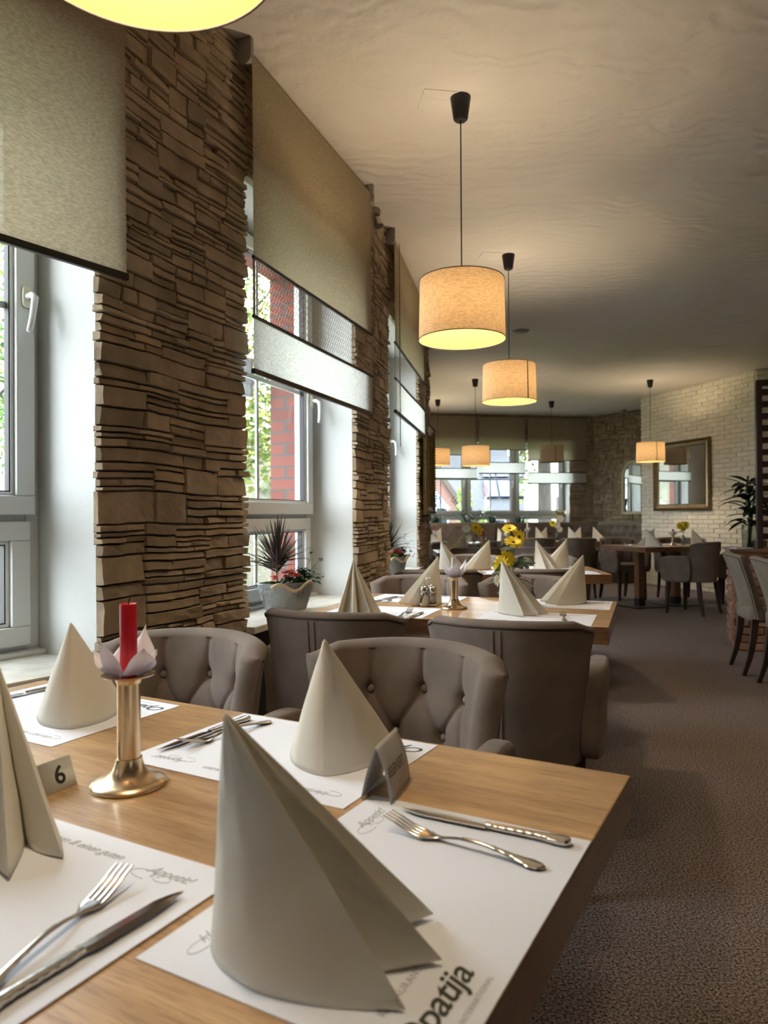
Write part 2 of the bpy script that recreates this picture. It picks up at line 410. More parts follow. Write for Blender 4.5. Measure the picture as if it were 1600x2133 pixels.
    mx = N.new('ShaderNodeMixShader'); mx.inputs[0].default_value = 0.11
    L.new(p.outputs[0], mx.inputs[1]); L.new(tr.outputs[0], mx.inputs[2])
    lin = N.new('ShaderNodeBsdfDiffuse'); lin.inputs[0].default_value = (0.25, 0.168, 0.078, 1)
    gm = N.new('ShaderNodeNewGeometry'); m3 = N.new('ShaderNodeMixShader'); m4 = N.new('ShaderNodeMixShader'); m4.inputs[0].default_value = 0.11
    L.new(lin.outputs[0], m4.inputs[1]); L.new(tr.outputs[0], m4.inputs[2])
    L.new(gm.outputs['Backfacing'], m3.inputs[0]); L.new(mx.outputs[0], m3.inputs[2]); L.new(m4.outputs[0], m3.inputs[1]); L.new(m3.outputs[0], o.inputs[0])
    SHADE = m
    # paper tissue
    m, N, L, p, o = nodes_of('white_tissue')
    p.inputs['Base Color'].default_value = (0.90, 0.91, 0.98, 1); p.inputs['Roughness'].default_value = 0.9
    tr = N.new('ShaderNodeBsdfTranslucent'); tr.inputs[0].default_value = (0.85, 0.82, 0.88, 1)
    mx = N.new('ShaderNodeMixShader'); mx.inputs[0].default_value = 0.35
    L.new(p.outputs[0], mx.inputs[1]); L.new(tr.outputs[0], mx.inputs[2]); L.new(mx.outputs[0], o.inputs[0])
    TISSUE = m
    # warm bulb: a lamp, gives off light
    m, N, L, p, o = nodes_of('lit_bulb')
    p.inputs['Base Color'].default_value = (1, 0.9, 0.7, 1)
    p.inputs['Emission Color'].default_value = (1.0, 0.72, 0.34, 1); p.inputs['Emission Strength'].default_value = 12.0
    BULB = m
make_special()

# ------------------------------------------------------------------ mesh helpers
class MB:
    def __init__(s):
        s.v = []; s.f = []; s.m = []; s.t = []
    def add(s, vs, fs, mi=0, tone=0.5):
        b = len(s.v)
        s.v += [tuple(p) for p in vs]
        for f in fs:
            s.f.append(tuple(i + b for i in f)); s.m.append(mi); s.t.append(tone)
        return s
    def box(s, c, d, M=None, mi=0):
        x, y, z = d[0] / 2, d[1] / 2, d[2] / 2
        vs = [Vector((sx * x, sy * y, sz * z)) for sz in (-1, 1) for sy in (-1, 1) for sx in (-1, 1)]
        if M is not None: vs = [M @ p for p in vs]
        vs = [p + Vector(c) for p in vs]
        return s.add(vs, [(0, 2, 3, 1), (4, 5, 7, 6), (0, 1, 5, 4), (2, 6, 7, 3), (0, 4, 6, 2), (1, 3, 7, 5)], mi)
    def b2(s, x0, x1, y0, y1, z0, z1, mi=0):
        return s.box(((x0 + x1) / 2, (y0 + y1) / 2, (z0 + z1) / 2), (abs(x1 - x0), abs(y1 - y0), abs(z1 - z0)), None, mi)
    def lathe(s, prof, c=(0, 0, 0), n=32, mi=0, sx=1.0, sy=1.0, caps=True):
        vs = []; fs = []
        k = len(prof)
        for i in range(n):
            a = 2 * pi * i / n
            for (r, z) in prof:
                vs.append((c[0] + r * cos(a) * sx, c[1] + r * sin(a) * sy, c[2] + z))
        for i in range(n):
            j = (i + 1) % n
            for q in range(k - 1):
                fs.append((i * k + q, j * k + q, j * k + q + 1, i * k + q + 1))
        if caps:
            if prof[0][0] > 1e-6: fs.append(tuple(i * k for i in reversed(range(n))))
            if prof[-1][0] > 1e-6: fs.append(tuple(i * k + k - 1 for i in range(n)))
        return s.add(vs, fs, mi)
    def tube(s, pts, r, n=8, mi=0, closed=False):
        pts = [Vector(p) for p in pts]
        K = len(pts); rs = r if isinstance(r, (list, tuple)) else [r] * K
        vs = []; fs = []
        up = Vector((0, 0, 1)); prev = None
        for i, p in enumerate(pts):
            if closed: t = pts[(i + 1) % K] - pts[i - 1]
            else: t = pts[min(i + 1, K - 1)] - pts[max(i - 1, 0)]
            if t.length < 1e-9: t = Vector((0, 0, 1))
            t.normalize()
            if prev is None:
                a = t.cross(up)
                if a.length < 0.05: a = t.cross(Vector((1, 0, 0)))
            else:
                a = prev - t * prev.dot(t)
            a.normalize(); prev = a; b = t.cross(a)
            for q in range(n):
                an = 2 * pi * q / n
                vs.append(p + (a * cos(an) + b * sin(an)) * rs[i])
        rng = K if closed else K - 1
        for i in range(rng):
            j = (i + 1) % K
            for q in range(n):
                w = (q + 1) % n
                fs.append((i * n + q, i * n + w, j * n + w, j * n + q))
        if not closed:
            fs.append(tuple(reversed(range(n)))); fs.append(tuple((K - 1) * n + q for q in range(n)))
        return s.add(vs, fs, mi)
    def grid(s, fn, nu, nv, mi=0, wu=False, wv=False):
        vs = [fn(i / (nu if wu else nu - 1), j / (nv if wv else nv - 1)) for i in range(nu) for j in range(nv)]
        fs = []
        for i in range(nu if wu else nu - 1):
            for j in range(nv if wv else nv - 1):
                i2 = (i + 1) % nu; j2 = (j + 1) % nv
                fs.append((i * nv + j, i2 * nv + j, i2 * nv + j2, i * nv + j2))
        return s.add(vs, fs, mi)
    def prism(s, poly, z0, z1, mi=0):
        n = len(poly)
        vs = [(x, y, z0) for x, y in poly] + [(x, y, z1) for x, y in poly]
        fs = [tuple(reversed(range(n))), tuple(range(n, 2 * n))] + [(i, (i + 1) % n, n + (i + 1) % n, n + i) for i in range(n)]
        return s.add(vs, fs, mi)
    def sell(s, c, d, e=0.5, nu=28, nv=16, mi=0, M=None, fn=None):
        sg = lambda v, p: math.copysign(abs(v) ** p, v)
        vs = []; fs = []
        for j in range(nv + 1):
            ph = -pi / 2 + pi * j / nv
            for i in range(nu):
                th = 2 * pi * i / nu
                p = Vector((d[0] * sg(cos(ph), e) * sg(cos(th), e), d[1] * sg(cos(ph), e) * sg(sin(th), e), d[2] * sg(sin(ph), e)))
                if fn: p = fn(p)
                if M is not None: p = M @ p
                vs.append(p + Vector(c))
        for j in range(nv):
            for i in range(nu):
                k = (i + 1) % nu
                fs.append((j * nu + i, j * nu + k, (j + 1) * nu + k, (j + 1) * nu + i))
        return s.add(vs, fs, mi)
    def xf(s, M):
        s.v = [tuple(M @ Vector(p)) for p in s.v]; return s
    def build(s, name, mats, parent=None, smooth=False, bevel=0, tone=False, solid=0, loc=None, rotz=None, subsurf=0):
        me = bpy.data.meshes.new(name)
        me.from_pydata(s.v, [], s.f)
        if not isinstance(mats, (list, tuple)): mats = [mats]
        for m in mats: me.materials.append(m)
        me.polygons.foreach_set('material_index', s.m)
        if smooth:
            me.polygons.foreach_set('use_smooth', [True] * len(s.f))
        if tone:
            a = me.attributes.new('tone', 'FLOAT', 'FACE')
            a.data.foreach_set('value', s.t)
        me.validate(); me.update()
        o = bpy.data.objects.new(name, me)
        COL.objects.link(o)
        if parent: o.parent = parent
        if loc: o.location = loc
        if rotz is not None: o.rotation_euler = (0, 0, rotz)
        if smooth == 'auto':
            try: me.set_sharp_from_angle(angle=radians(38))
            except Exception: pass
        if bevel:
            b = o.modifiers.new('bevel', 'BEVEL'); b.width = bevel; b.segments = 2; b.limit_method = 'ANGLE'
        if solid:
            b = o.modifiers.new('solid', 'SOLIDIFY'); b.thickness = solid; b.offset = 0
        if subsurf:
            b = o.modifiers.new('sub', 'SUBSURF'); b.levels = subsurf; b.render_levels = subsurf
        return o

def empty(name, loc=(0, 0, 0), rotz=0.0):
    o = bpy.data.objects.new(name, None); COL.objects.link(o)
    o.empty_display_size = 0.1
    o.location = loc; o.rotation_euler = (0, 0, rotz)
    return o
def tag(o, label=None, cat=None, group=None, kind=None):
    if label: o['label'] = label
    if cat: o['category'] = cat
    if group: o['group'] = group
    if kind: o['kind'] = kind
    return o
def struct(o):
    o['kind'] = 'structure'; return o
CH = {}
def copy_tree(o, parent=None):
    c = o.copy(); COL.objects.link(c); c.parent = parent
    for ch in [x for x in bpy.data.objects if x.parent == o]:
        copy_tree(ch, c)
    return c
_first = {}
def place(proto, loc, rotz, label, cat=None, group=None, scale=None):
    """first use moves the prototype itself, later uses copy it with its parts"""
    key = proto.name
    if key not in _first:
        _first[key] = 1; o = proto
    else:
        o = copy_tree(proto)
    o.location = loc; o.rotation_euler = (0, 0, rotz)
    if scale: o.scale = (scale, scale, scale)
    tag(o, label, cat, group)
    return o
def face_dir(fx, fy):   # rotation that turns local +y to (fx, fy)
    return atan2(-fx, fy)

def text_part(name, txt, size, loc, rotz, m, parent, shear=0.0, bold=0.0, ext=0.00006, M=None, spacing=1.0, sx=1.0):
    cu = bpy.data.curves.new(name, 'FONT')
    cu.body = txt; cu.size = size; cu.shear = shear; cu.offset = bold; cu.extrude = ext; cu.space_character = spacing
    cu.resolution_u = 4
    t = bpy.data.objects.new('tmp', cu); COL.objects.link(t)
    me = bpy.data.meshes.new_from_object(t)
    bpy.data.objects.remove(t)
    me.materials.clear(); me.materials.append(m)
    mm = Matrix.Translation(loc) @ Matrix.Rotation(rotz, 4, 'Z') @ Matrix.Diagonal((sx, 1, 1, 1)) if M is None else M
    me.transform(mm)
    me.name = name
    o = bpy.data.objects.new(name, me); COL.objects.link(o); o.parent = parent
    return o

# ------------------------------------------------------------------ structure
CEIL_Z = 3.06
def dirv(a): return Vector((sin(radians(a)), cos(radians(a))))
# stone line (inside face of the facade), from behind the camera to the far left
W0 = (Vector((-3.05, -0.07)), Vector((-2.143, 0.696)))
W1 = (Vector((-1.577, 1.262)), Vector((-0.894, 2.237)))
W2 = (Vector((-0.579, 2.945)), Vector((-0.176, 4.06)))
W3 = (Vector((0.016, 4.888)), Vector((0.287, 6.336)))
P3E = Vector((0.44, 7.17))
W4 = (Vector((0.10, 8.1)), Vector((0.10, 9.4)))
W5 = (Vector((0.10, 10.9)), Vector((0.10, 12.6)))
C1 = Vector((0.10, 13.40))          # far left corner
WF = (Vector((0.62, 13.47)), Vector((3.62, 14.04)))
C2 = Vector((4.11, 14.10))
C3 = Vector((5.30, 12.25))
BR0 = Vector((4.27, 11.90)); BR1 = Vector((4.96, 9.57))

def outw(A, B):
    u = (B - A).normalized(); return Vector((-u.y, u.x))
TH = 0.52; TP = 0.34
OPEN_TOP = 2.53; SILL_Z = 0.66

def split(x0, x1, z0, z1, out, rnd, depth=0):
    w = x1 - x0; h = z1 - z0
    if h > 0.082 or (h > 0.036 and w > 0.11 and rnd.random() < 0.56):
        if w > 0.34 and rnd.random() < 0.5:
            c = x0 + w * rnd.uniform(0.35, 0.65); split(x0, c, z0, z1, out, rnd, depth + 1); split(c, x1, z0, z1, out, rnd, depth + 1)
        elif h < 0.125 and w < 0.24 and rnd.random() < 0.34:
            out.append((x0, x1, z0, z1))
        else:
            c = z0 + h * rnd.uniform(0.3, 0.7); split(x0, x1, z0, c, out, rnd, depth + 1); split(x0, x1, c, z1, out, rnd, depth + 1)
    elif w > 0.30 or (w > 0.16 and rnd.random() < 0.45):
        c = x0 + w * rnd.uniform(0.35, 0.65); split(x0, c, z0, z1, out, rnd, depth + 1); split(c, x1, z0, z1, out, rnd, depth + 1)
    else:
        out.append((x0, x1, z0, z1))

def stone_field(mb, L, z0, z1, rnd, jl=0.0, jr=0.0, coarse=0.035, seed=0.0):
    rects = []
    z = z0
    while z < z1 - 0.02:
        h = min(rnd.uniform(0.10, 0.15), z1 - z)
        if z1 - (z + h) < 0.03: h = z1 - z
        x = 0.0
        while x < L:
            w = rnd.uniform(0.28, 0.55)
            if L - (x + w) < 0.12: w = L - x
            split(x, x + w, z, z + h, rects, rnd); x += w
        z += h
    for (a, b, c, d) in rects:
        la = a <= 1e-6; rb = b >= L - 1e-6
        if la: a -= jl * rnd.uniform(0.1, 1.0)
        if rb: b += jr * rnd.uniform(0.1, 1.0)
        w = b - a; h = d - c
        g = 0.0010; e = min(0.0035, h * 0.16)
        dep = rnd.choice((0.018, 0.021, 0.025, 0.029)) + rnd.uniform(-0.003, 0.003)
        nx = max(2, int(w / coarse) + 1); nz = max(2, int(h / coarse) + 1)
        xs = [a + g] + [a + g + e + (w - 2 * g - 2 * e) * i / nx for i in range(nx + 1)] + [b - g]
        zs = [c + g] + [c + g + e + (h - 2 * g - 2 * e) * i / nz for i in range(nz + 1)] + [d - g]
        tx = rnd.uniform(-0.006, 0.006); tz = rnd.uniform(-0.006, 0.004)
        sk = rnd.uniform(-0.004, 0.004)
        vs = []
        for i, x in enumerate(xs):
            for j, zz in enumerate(zs):
                edge = i in (0, len(xs) - 1) or j in (0, len(zs) - 1)
                fx = (x - a) / w - 0.5; fz = (zz - c) / h - 0.5
                if edge: y = 0.0
                else: y = -(dep + tx * fx * 2 + tz * fz * 2 + 0.0045 * noise.noise((x * 28 + seed, zz * 45, a * 9)))
                wz = zz + 0.010 * noise.noise((x * 3.1 + seed, zz * 2.3, 3.3)) + 0.0035 * noise.noise((x * 14 + seed, zz * 9, 7.1))
                wx = x + 0.006 * noise.noise((x * 6 + seed, zz * 11, 5.0))
                if (la and i == 0) or (rb and i == len(xs) - 1): wx = x
                vs.append((wx, y, wz))
        nv = len(zs); fs = []
        for i in range(len(xs) - 1):
            for j in range(nv - 1):
                fs.append((i * nv + j, i * nv + j + 1, (i + 1) * nv + j + 1, (i + 1) * nv + j)[::-1])
        mb.add(vs, fs, 0, rnd.random())

def brick_field(mb, L, z0, z1, rnd, seed=0.0):
    rh = 0.066; z = z0; k = 0
    while z < z1 - 0.01:
        h = min(rh, z1 - z); x = -0.11 if k % 2 else 0.0
        while x < L:
            a = max(0, x); b = min(L, x + 0.22); x += 0.22
            if b - a < 0.03: continue
            aa = a - (0.012 * rnd.random() if a == 0 else 0); bb = b + (0.006 * rnd.random() if b == L else 0)
            g = 0.004; e = 0.006
            dep = 0.016 + rnd.uniform(-0.003, 0.006)
            xs = [aa + g, aa + g + e, aa + (bb - aa) * 0.33, aa + (bb - aa) * 0.66, bb - g - e, bb - g]
            zs = [z + g, z + g + e, z + h / 2, z + h - g - e, z + h - g]
            vs = []
            for i, xx in enumerate(xs):
                for j, zz in enumerate(zs):
                    edge = i in (0, 5) or j in (0, 4)
                    y = 0 if edge else -(dep + 0.004 * noise.noise((xx * 20 + seed, zz * 30, 1)))
                    vs.append((xx + 0.004 * noise.noise((xx * 9, zz * 15, 2)), y, zz + 0.006 * noise.noise((xx * 5 + seed, zz * 9, 4))))
            fs = [(i * 5 + j, i * 5 + j + 1, (i + 1) * 5 + j + 1, (i + 1) * 5 + j)[::-1] for i in range(5) for j in range(4)]
            mb.add(vs, fs, 0, rnd.random())
        z += h; k += 1

def frameM(A, B, z=0.0):
    u = (B - A).normalized(); o = outw(A, B)
    return Matrix(((u.x, o.x, 0, A.x), (u.y, o.y, 0, A.y), (0, 0, 1, z), (0, 0, 0, 1)))

def stone_wall(name, A, B, z0, z1, jl=0.012, jr=0.012, seed=1, kind='stone', coarse=0.035):
    mb = MB(); rnd = random.Random(seed)
    L = (B - A).length
    if kind == 'stone': stone_field(mb, L, z0, z1, rnd, jl, jr, coarse, seed * 3.7)
    else: brick_field(mb, L, z0, z1, rnd, seed * 3.7)
    o = mb.build(name, STONE if kind == 'stone' else WBRICK, tone=True, smooth=False)
    o.matrix_world = frameM(A, B)
    return struct(o)

# masonry behind the cladding
def seg_wall(name, A, B, oA, oB, z0=0.0, z1=CEIL_Z, base=0.0):
    """plaster inner leaf (to TP) and red brick outer leaf (to TH)"""
    mb = MB()
    a, b = A, B
    mb.prism([tuple(a), tuple(a + oA * TP), tuple(b + oB * TP), tuple(b)][::-1], z0, z1, 0)
    mb.prism([tuple(a + oA * TP), tuple(a + oA * TH), tuple(b + oB * TH), tuple(b + oB * TP)][::-1], z0, z1, 1)
    return struct(mb.build(name, [PLASTER, RBRICK]))

wins = [W0, W1, W2, W3, W4, W5]
outs = [outw(*w) for w in wins]
for (A, B), o in zip(wins, outs):
    seg_wall('wall_left', A, B, o, o, 0, SILL_Z)
    seg_wall('wall_left', A, B, o, o, OPEN_TOP, CEIL_Z)
pil = [(W0[1], W1[0], outs[0], outs[1]), (W1[1], W2[0], outs[1], outs[2]), (W2[1], W3[0], outs[2], outs[3])]
for i, (A, B, oa, ob) in enumerate(pil):
    seg_wall('wall_left', A, B, oa, ob)
    stone_wall('wall_left', A, B, 0.0, CEIL_Z, 0.014, 0.014, seed=11 + i)
o3 = outw(W3[1], P3E)
seg_wall('wall_left', W3[1], P3E, outs[3], o3)
stone_wall('wall_left', W3[1], P3E, 0, CEIL_Z, 0.014, 0.014, seed=21)
K0 = Vector((-3.7, -0.62))
seg_wall('wall_left', K0, W0[0], outs[0], outs[0])
seg_wall('wall_left', Vector((-3.7, -3.6)), K0, Vector((-1, 0)), Vector((-1, 0)))
# return wall beyond pillar 3, hidden from the photo
mb = MB(); mb.prism([(0.44, 7.17), (0.10, 7.35), (0.10, 8.1), (-0.39, 8.1), (-0.39, 7.0), (-0.05, 7.15)], 0, CEIL_Z, 0)
struct(mb.build('wall_left', [PLASTER]))
seg_wall('wall_left', W4[1], W5[0], outs[4], outs[5]); stone_wall('wall_left', W4[1], W5[0], 0, CEIL_Z, seed=23, coarse=0.06)
seg_wall('wall_left', W5[1], C1 + Vector((0, 0.0)), outs[5], outs[5]); stone_wall('wall_left', W5[1], C1, 0, CEIL_Z, seed=24, coarse=0.06)
for i, (A, B) in enumerate(wins[1:]):   # lintels in stone
    stone_wall('wall_left', A, B, OPEN_TOP, CEIL_Z, 0.0, 0.0, seed=41 + i, coarse=0.05)
# far wall
of = outw(C1, C2)
seg_wall('wall_far', C1, WF[0], of, of); seg_wall('wall_far', WF[1], C2, of, of)
seg_wall('wall_far', WF[0], WF[1], of, of, 0, SILL_Z); seg_wall('wall_far', WF[0], WF[1], of, of, OPEN_TOP, CEIL_Z)
stone_wall('wall_far', WF[1], C2, 0, CEIL_Z, 0.014, 0, seed=51, coarse=0.06)
stone_wall('wall_far', WF[0], WF[1], OPEN_TOP, CEIL_Z, 0, 0, seed=52, coarse=0.08)
# stone side wall at the far right
o5 = outw(C2, C3)
seg_wall('wall_right', C2, C3, o5, o5)
stone_wall('wall_right', C2, C3, 0, CEIL_Z, 0, 0, seed=53, coarse=0.05)
# white brick wall block
mb = MB()
mb.prism([tuple(BR1), (6.9, 9.57), (6.9, 12.6), (5.3, 12.25), tuple(BR0)][::-1], 0, CEIL_Z, 0)
struct(mb.build('wall_right', [WBRICK]))
stone_wall('wall_right', BR0, BR1, 0, CEIL_Z, seed=61, kind='brick')
stone_wall('wall_right', BR1, Vector((6.9, 9.57)), 0, CEIL_Z, seed=62, kind='brick')
mb = MB(); mb.b2(6.9, 7.1, -3.8, 12.6, 0, CEIL_Z); struct(mb.build('wall_right', [PLASTER]))
BROWNP = mat('brown_plaster', (0.20, 0.15, 0.11, 1), 0.9, var=0.1)
mb = MB(); mb.b2(-4.0, 7.1, -3.8, -3.6, 0, CEIL_Z); struct(mb.build('wall_back', [BROWNP]))
# floor and ceiling
outline = [(-4.1, -3.7), (-4.1, -0.42), tuple(W0[0] + outs[0] * 0.45), tuple(W0[1] + outs[0] * 0.45), tuple(W1[0] + outs[1] * 0.45), tuple(W1[1] + outs[1] * 0.45),
           tuple(W2[0] + outs[2] * 0.45), tuple(W2[1] + outs[2] * 0.45), tuple(W3[0] + outs[3] * 0.45), tuple(W3[1] + outs[3] * 0.45),
           (-0.02, 7.1), (-0.38, 7.1), (-0.38, 13.78), tuple(C2 + of * 0.45 + Vector((0.3, 0.05))), tuple(C3 + o5 * 0.45), (6.9, 12.7), (7.0, -3.7)]
mb = MB(); mb.prism(outline[::-1], -0.12, 0.0); struct(mb.build('floor', [CARPET]))
mb = MB(); mb.prism(outline[::-1], CEIL_Z, CEIL_Z + 0.2); struct(mb.build('ceiling', [CEIL]))
# faint square patches in the ceiling plaster beside the canopies
for i, (x, y) in enumerate(((0.26, 3.32), (0.80, 5.33))):
    mb = MB(); mb.box((0, 0, 0), (0.16, 0.16, 0.004)); o = mb.build('trim_%d' % (i + 1), CEIL, loc=(x, y, CEIL_Z - 0.001), rotz=0.15, bevel=0.001); struct(o)

# ------------------------------------------------------------------ windows
WN = [0]
def sash(root, x0, x1, z0, z1, y, muntin_x, muntin_z, handle=None):
    """one glazed sash: frame ring, gasket, pane, glazing bars"""
    fw = 0.062
    mb = MB()
    mb.b2(x0, x1, y - 0.03, y + 0.03, z0, z0 + fw); mb.b2(x0, x1, y - 0.03, y + 0.03, z1 - fw, z1)
    mb.b2(x0, x0 + fw, y - 0.03, y + 0.03, z0 + fw, z1 - fw); mb.b2(x1 - fw, x1, y - 0.03, y + 0.03, z0 + fw, z1 - fw)
    # inner stepped bead
    b = fw; q = 0.012
    mb.b2(x0 + b, x1 - b, y - 0.014, y + 0.02, z0 + b, z0 + b + q); mb.b2(x0 + b, x1 - b, y - 0.014, y + 0.02, z1 - b - q, z1 - b)
    mb.b2(x0 + b, x0 + b + q, y - 0.014, y + 0.02, z0 + b, z1 - b); mb.b2(x1 - b - q, x1 - b, y - 0.014, y + 0.02, z0 + b, z1 - b)
    fr = mb.build('sash', PVC, root, bevel=0.004)
    mb = MB(); g = b + q; t = 0.004
    for (a, c, d, e) in ((x0 + g, x1 - g, z0 + g, z0 + g + t), (x0 + g, x1 - g, z1 - g - t, z1 - g), (x0 + g, x0 + g + t, z0 + g, z1 - g), (x1 - g - t, x1 - g, z0 + g, z1 - g)):
        mb.b2(a, c, y - 0.010, y + 0.018, d, e)
    mb.build('gasket', GASKET, fr)
    mb = MB(); mb.b2(x0 + b, x1 - b, y + 0.002, y + 0.006, z0 + b, z1 - b); mb.build('pane', GLASS, fr)
    mb = MB()
    for mx in muntin_x: mb.b2(mx - 0.011, mx + 0.011, y + 0.008, y + 0.018, z0 + b, z1 - b)
    for mz in muntin_z: mb.b2(x0 + b, x1 - b, y + 0.0075, y + 0.0185, mz - 0.011, mz + 0.011)
    if mb.f: mb.build('glazing_bar', PVC, fr)
    if handle:
        hx, hz, sg = handle
        mb = MB(); mb.sell((hx, y - 0.036, hz), (0.016, 0.007, 0.036), 0.55)
        h = mb.build('handle', [PVC_OLD, PVC], fr, smooth=True)
        pts = [(hx, y - 0.042, hz), (hx, y - 0.066, hz + 0.002), (hx, y - 0.084, hz - 0.012)]
        pts += [(hx + 0.004 * sg * k, y - 0.084 - 0.010 * sin(k / 6 * pi * 0.6), hz - 0.012 - 0.019 * k) for k in range(1, 7)]
        mb2 = MB(); mb2.tube(pts, [0.011, 0.011, 0.012, 0.011, 0.0105, 0.010, 0.010, 0.010, 0.0095], 10)
        mb2.build('handle_grip', PVC, h, smooth=True)

def window(A, B, nsash=1, ydep=0.27, hz=1.79):
    WN[0] += 1
    root = empty('window_%d' % WN[0]); root.matrix_world = frameM(A, B)
    struct(root)
    L = (B - A).length
    mb = MB()
    y0, y1 = ydep, ydep + 0.07; f = 0.045
    zb, zt = SILL_Z + 0.03, OPEN_TOP
    mb.b2(0, f, y0, y1, zb, zt); mb.b2(L - f, L, y0, y1, zb, zt)
    mb.b2(f, L - f, y0, y1, zb, zb + f); mb.b2(f, L - f, y0, y1, zt - f, zt)
    mb.b2(f, L - f, y0, y1, 1.115, 1.165)
    w = (L - 2 * f) / nsash
    for k in range(1, nsash): mb.b2(f + w * k - 0.03, f + w * k + 0.03, y0 + 0.001, y1 - 0.001, zb + f, zt - f)
    # inner sill rail
    mb.b2(0.0, L, y0 - 0.05, y0, SILL_Z + 0.03, SILL_Z + 0.045)
    mb.build('window_frame', PVC, root, bevel=0.003)
    for k in range(nsash):
        a = f + w * k + (0.03 if k else 0.0) - 0.012; b = f + w * (k + 1) - (0.03 if k < nsash - 1 else 0.0) + 0.012
        c = (a + b) / 2
        sash(root, a, b, 1.15, zt - f + 0.012, y0 - 0.012, [c], [1.83], handle=(b - 0.03, hz, -1))
        sash(root, a + 0.01, b - 0.01, zb + f - 0.012, 1.128, y0 + 0.0, [c], [], None)
    mb = MB(); mb.b2(0.0, L, -0.055, y0 + 0.02, SILL_Z, SILL_Z + 0.03)
    mb.build('window_sill', SILL, root, bevel=0.004)
    return root
for k, (A, B) in enumerate(wins[:4]): window(A, B, ydep=(0.33 if k == 1 else 0.27), hz=(1.86 if k == 1 else 1.79))
for (A, B) in wins[4:]: window(A, B)
window(WF[0], WF[1], 3)
# dark panelling under the sills
for i, (A, B) in enumerate(wins[:4]):
    M = frameM(A, B); L = (B - A).length
    mb = MB(); mb.b2(0.0, L, -0.015, -0.001, 0, SILL_Z)
    for k in range(7): mb.b2(L * (k + 0.5) / 7 - 0.035, L * (k + 0.5) / 7 + 0.035, -0.022, -0.015, 0.06, SILL_Z - 0.04)
    o = mb.build('trim_%d' % (i + 3), DARKPANEL); o.matrix_world = M; struct(o)

# ------------------------------------------------------------------ roller blinds
def blind(A, B, ztop, bars, zbot, label, off=0.075, xs=-0.0, xe=None, chain=None, plain=False):
    """bars = (upper, lower) heights of the lace band, zbot = bottom rail"""
    L = (B - A).length if xe is None else xe
    root = empty('roller_blind'); root.matrix_world = frameM(A, B)
    tag(root, label, 'blind', 'roller blinds at the windows')
    y = -off
    xs0, xe0 = xs, L
    mb = MB()
    def R(t, zz): return (xs0 + (xe0 - xs0) * t, y + 0.0025 * sin(t * 9 + zz * 2), zz)
    def sheet(m, z0, z1, name):
        b = MB(); b.grid(lambda u, v: R(u, z0 + (z1 - z0) * v), 14, 6); b.build(name, m, root, smooth=True)
    if plain:
        sheet(FAB_T, zbot, ztop, 'fabric')
    else:
        sheet(FAB_T, bars[0], ztop, 'fabric'); sheet(LACE, bars[1], bars[0], 'lace_band'); sheet(FAB_W, zbot, bars[1], 'pale_fabric')
        for zb in bars:
            b = MB(); b.b2(xs0, xe0, y - 0.006, y + 0.006, zb - 0.007, zb + 0.007); b.build('trim_bar', BARBLK, root, bevel=0.002)
        for xx in (xs0 + 0.008, xe0 - 0.008):
            b = MB(); b.b2(xx - 0.008, xx + 0.008, y - 0.001, y + 0.001, bars[1], bars[0]); b.build('band_edge', FAB_T, root)
    b = MB(); b.b2(xs0 - 0.004, xe0 + 0.004, y - 0.009, y + 0.009, zbot - 0.022, zbot); b.build('bottom_rail', BARBLK, root, bevel=0.003)
    b = MB(); b.tube([(xs0, y + 0.026, ztop + 0.005), (xe0, y + 0.026, ztop + 0.005)], 0.026, 16); b.build('roller', FAB_T, root, smooth='auto')
    for xx in (xs0 - 0.012, xe0 + 0.012):
        b = MB()
        prof = [(y + 0.06, CEIL_Z - ztop - 0.001), (y + 0.06, -0.005)] + [(y + 0.026 - 0.034 * cos(a), -0.005 - 0.034 * sin(a)) for a in [pi - pi * k / 10 for k in range(11)]] + [(y - 0.008, CEIL_Z - ztop - 0.001)]
        vs = [(xx - 0.010, p[0], ztop + p[1]) for p in prof] + [(xx + 0.010, p[0], ztop + p[1]) for p in prof]
        n = len(prof)
        b.add(vs, [tuple(range(n)), tuple(reversed(range(n, 2 * n)))] + [(i, n + i, n + (i + 1) % n, (i + 1) % n) for i in range(n)])
        b.b2(xx - 0.010, xx + 0.010, y + 0.02, 0.0, ztop + 0.02, CEIL_Z - 0.001)
        b.build('bracket', GREYP, root)
    if chain is not None:
        cx, cz = chain
        b = MB()
        for dx in (0.0, 0.022): b.tube([(cx + dx, y - 0.02, ztop), (cx + dx, y - 0.02, cz)], 0.0016, 5)
        b.tube([(cx + 0.011 - 0.011 * cos(a), y - 0.02, cz - 0.011 * sin(a)) for a in [pi * k / 8 for k in range(9)]], 0.0016, 5)
        b.build('bead_chain', BEAD, root)
    return root
ZT = CEIL_Z - 0.07
blind(W1[0], W1[1], ZT, None, 1.90, 'plain beige roller blind cut by the top left corner of the photo', xs=-0.05, xe=1.25, plain=True)
blind(W2[0], W2[1], ZT, (2.183, 1.945), 1.735, 'large beige roller blind with lace band beside the first stone pillar', xs=-0.035, xe=1.31, chain=(1.28, 1.75))
blind(W3[0], W3[1], ZT, (2.30, 2.06), 1.85, 'beige roller blind behind the nearest linen lamp, seen at a steep angle', xs=-0.06, xe=1.50, chain=(0.02, 1.62))
blind(W4[0], W4[1], ZT, (2.19, 1.95), 1.75, 'beige roller blind on the side window behind the third stone pillar', xe=1.34)
blind(W5[0], W5[1], ZT, (2.19, 1.95), 1.75, 'beige roller blind on the side window nearest the far left corner', xe=1.74)
Lf = (WF[1] - WF[0]).length
blind(WF[0], WF[1], ZT, (2.27, 2.02), 1.84, 'leftmost blind on the far window, hanging behind the small lamps', xs=0.0, xe=1.15)
blind(WF[0], WF[1], ZT, (2.38, 2.14), 1.94, 'middle blind on the far window, raised a little higher than its neighbours', xs=1.19, xe=2.12)
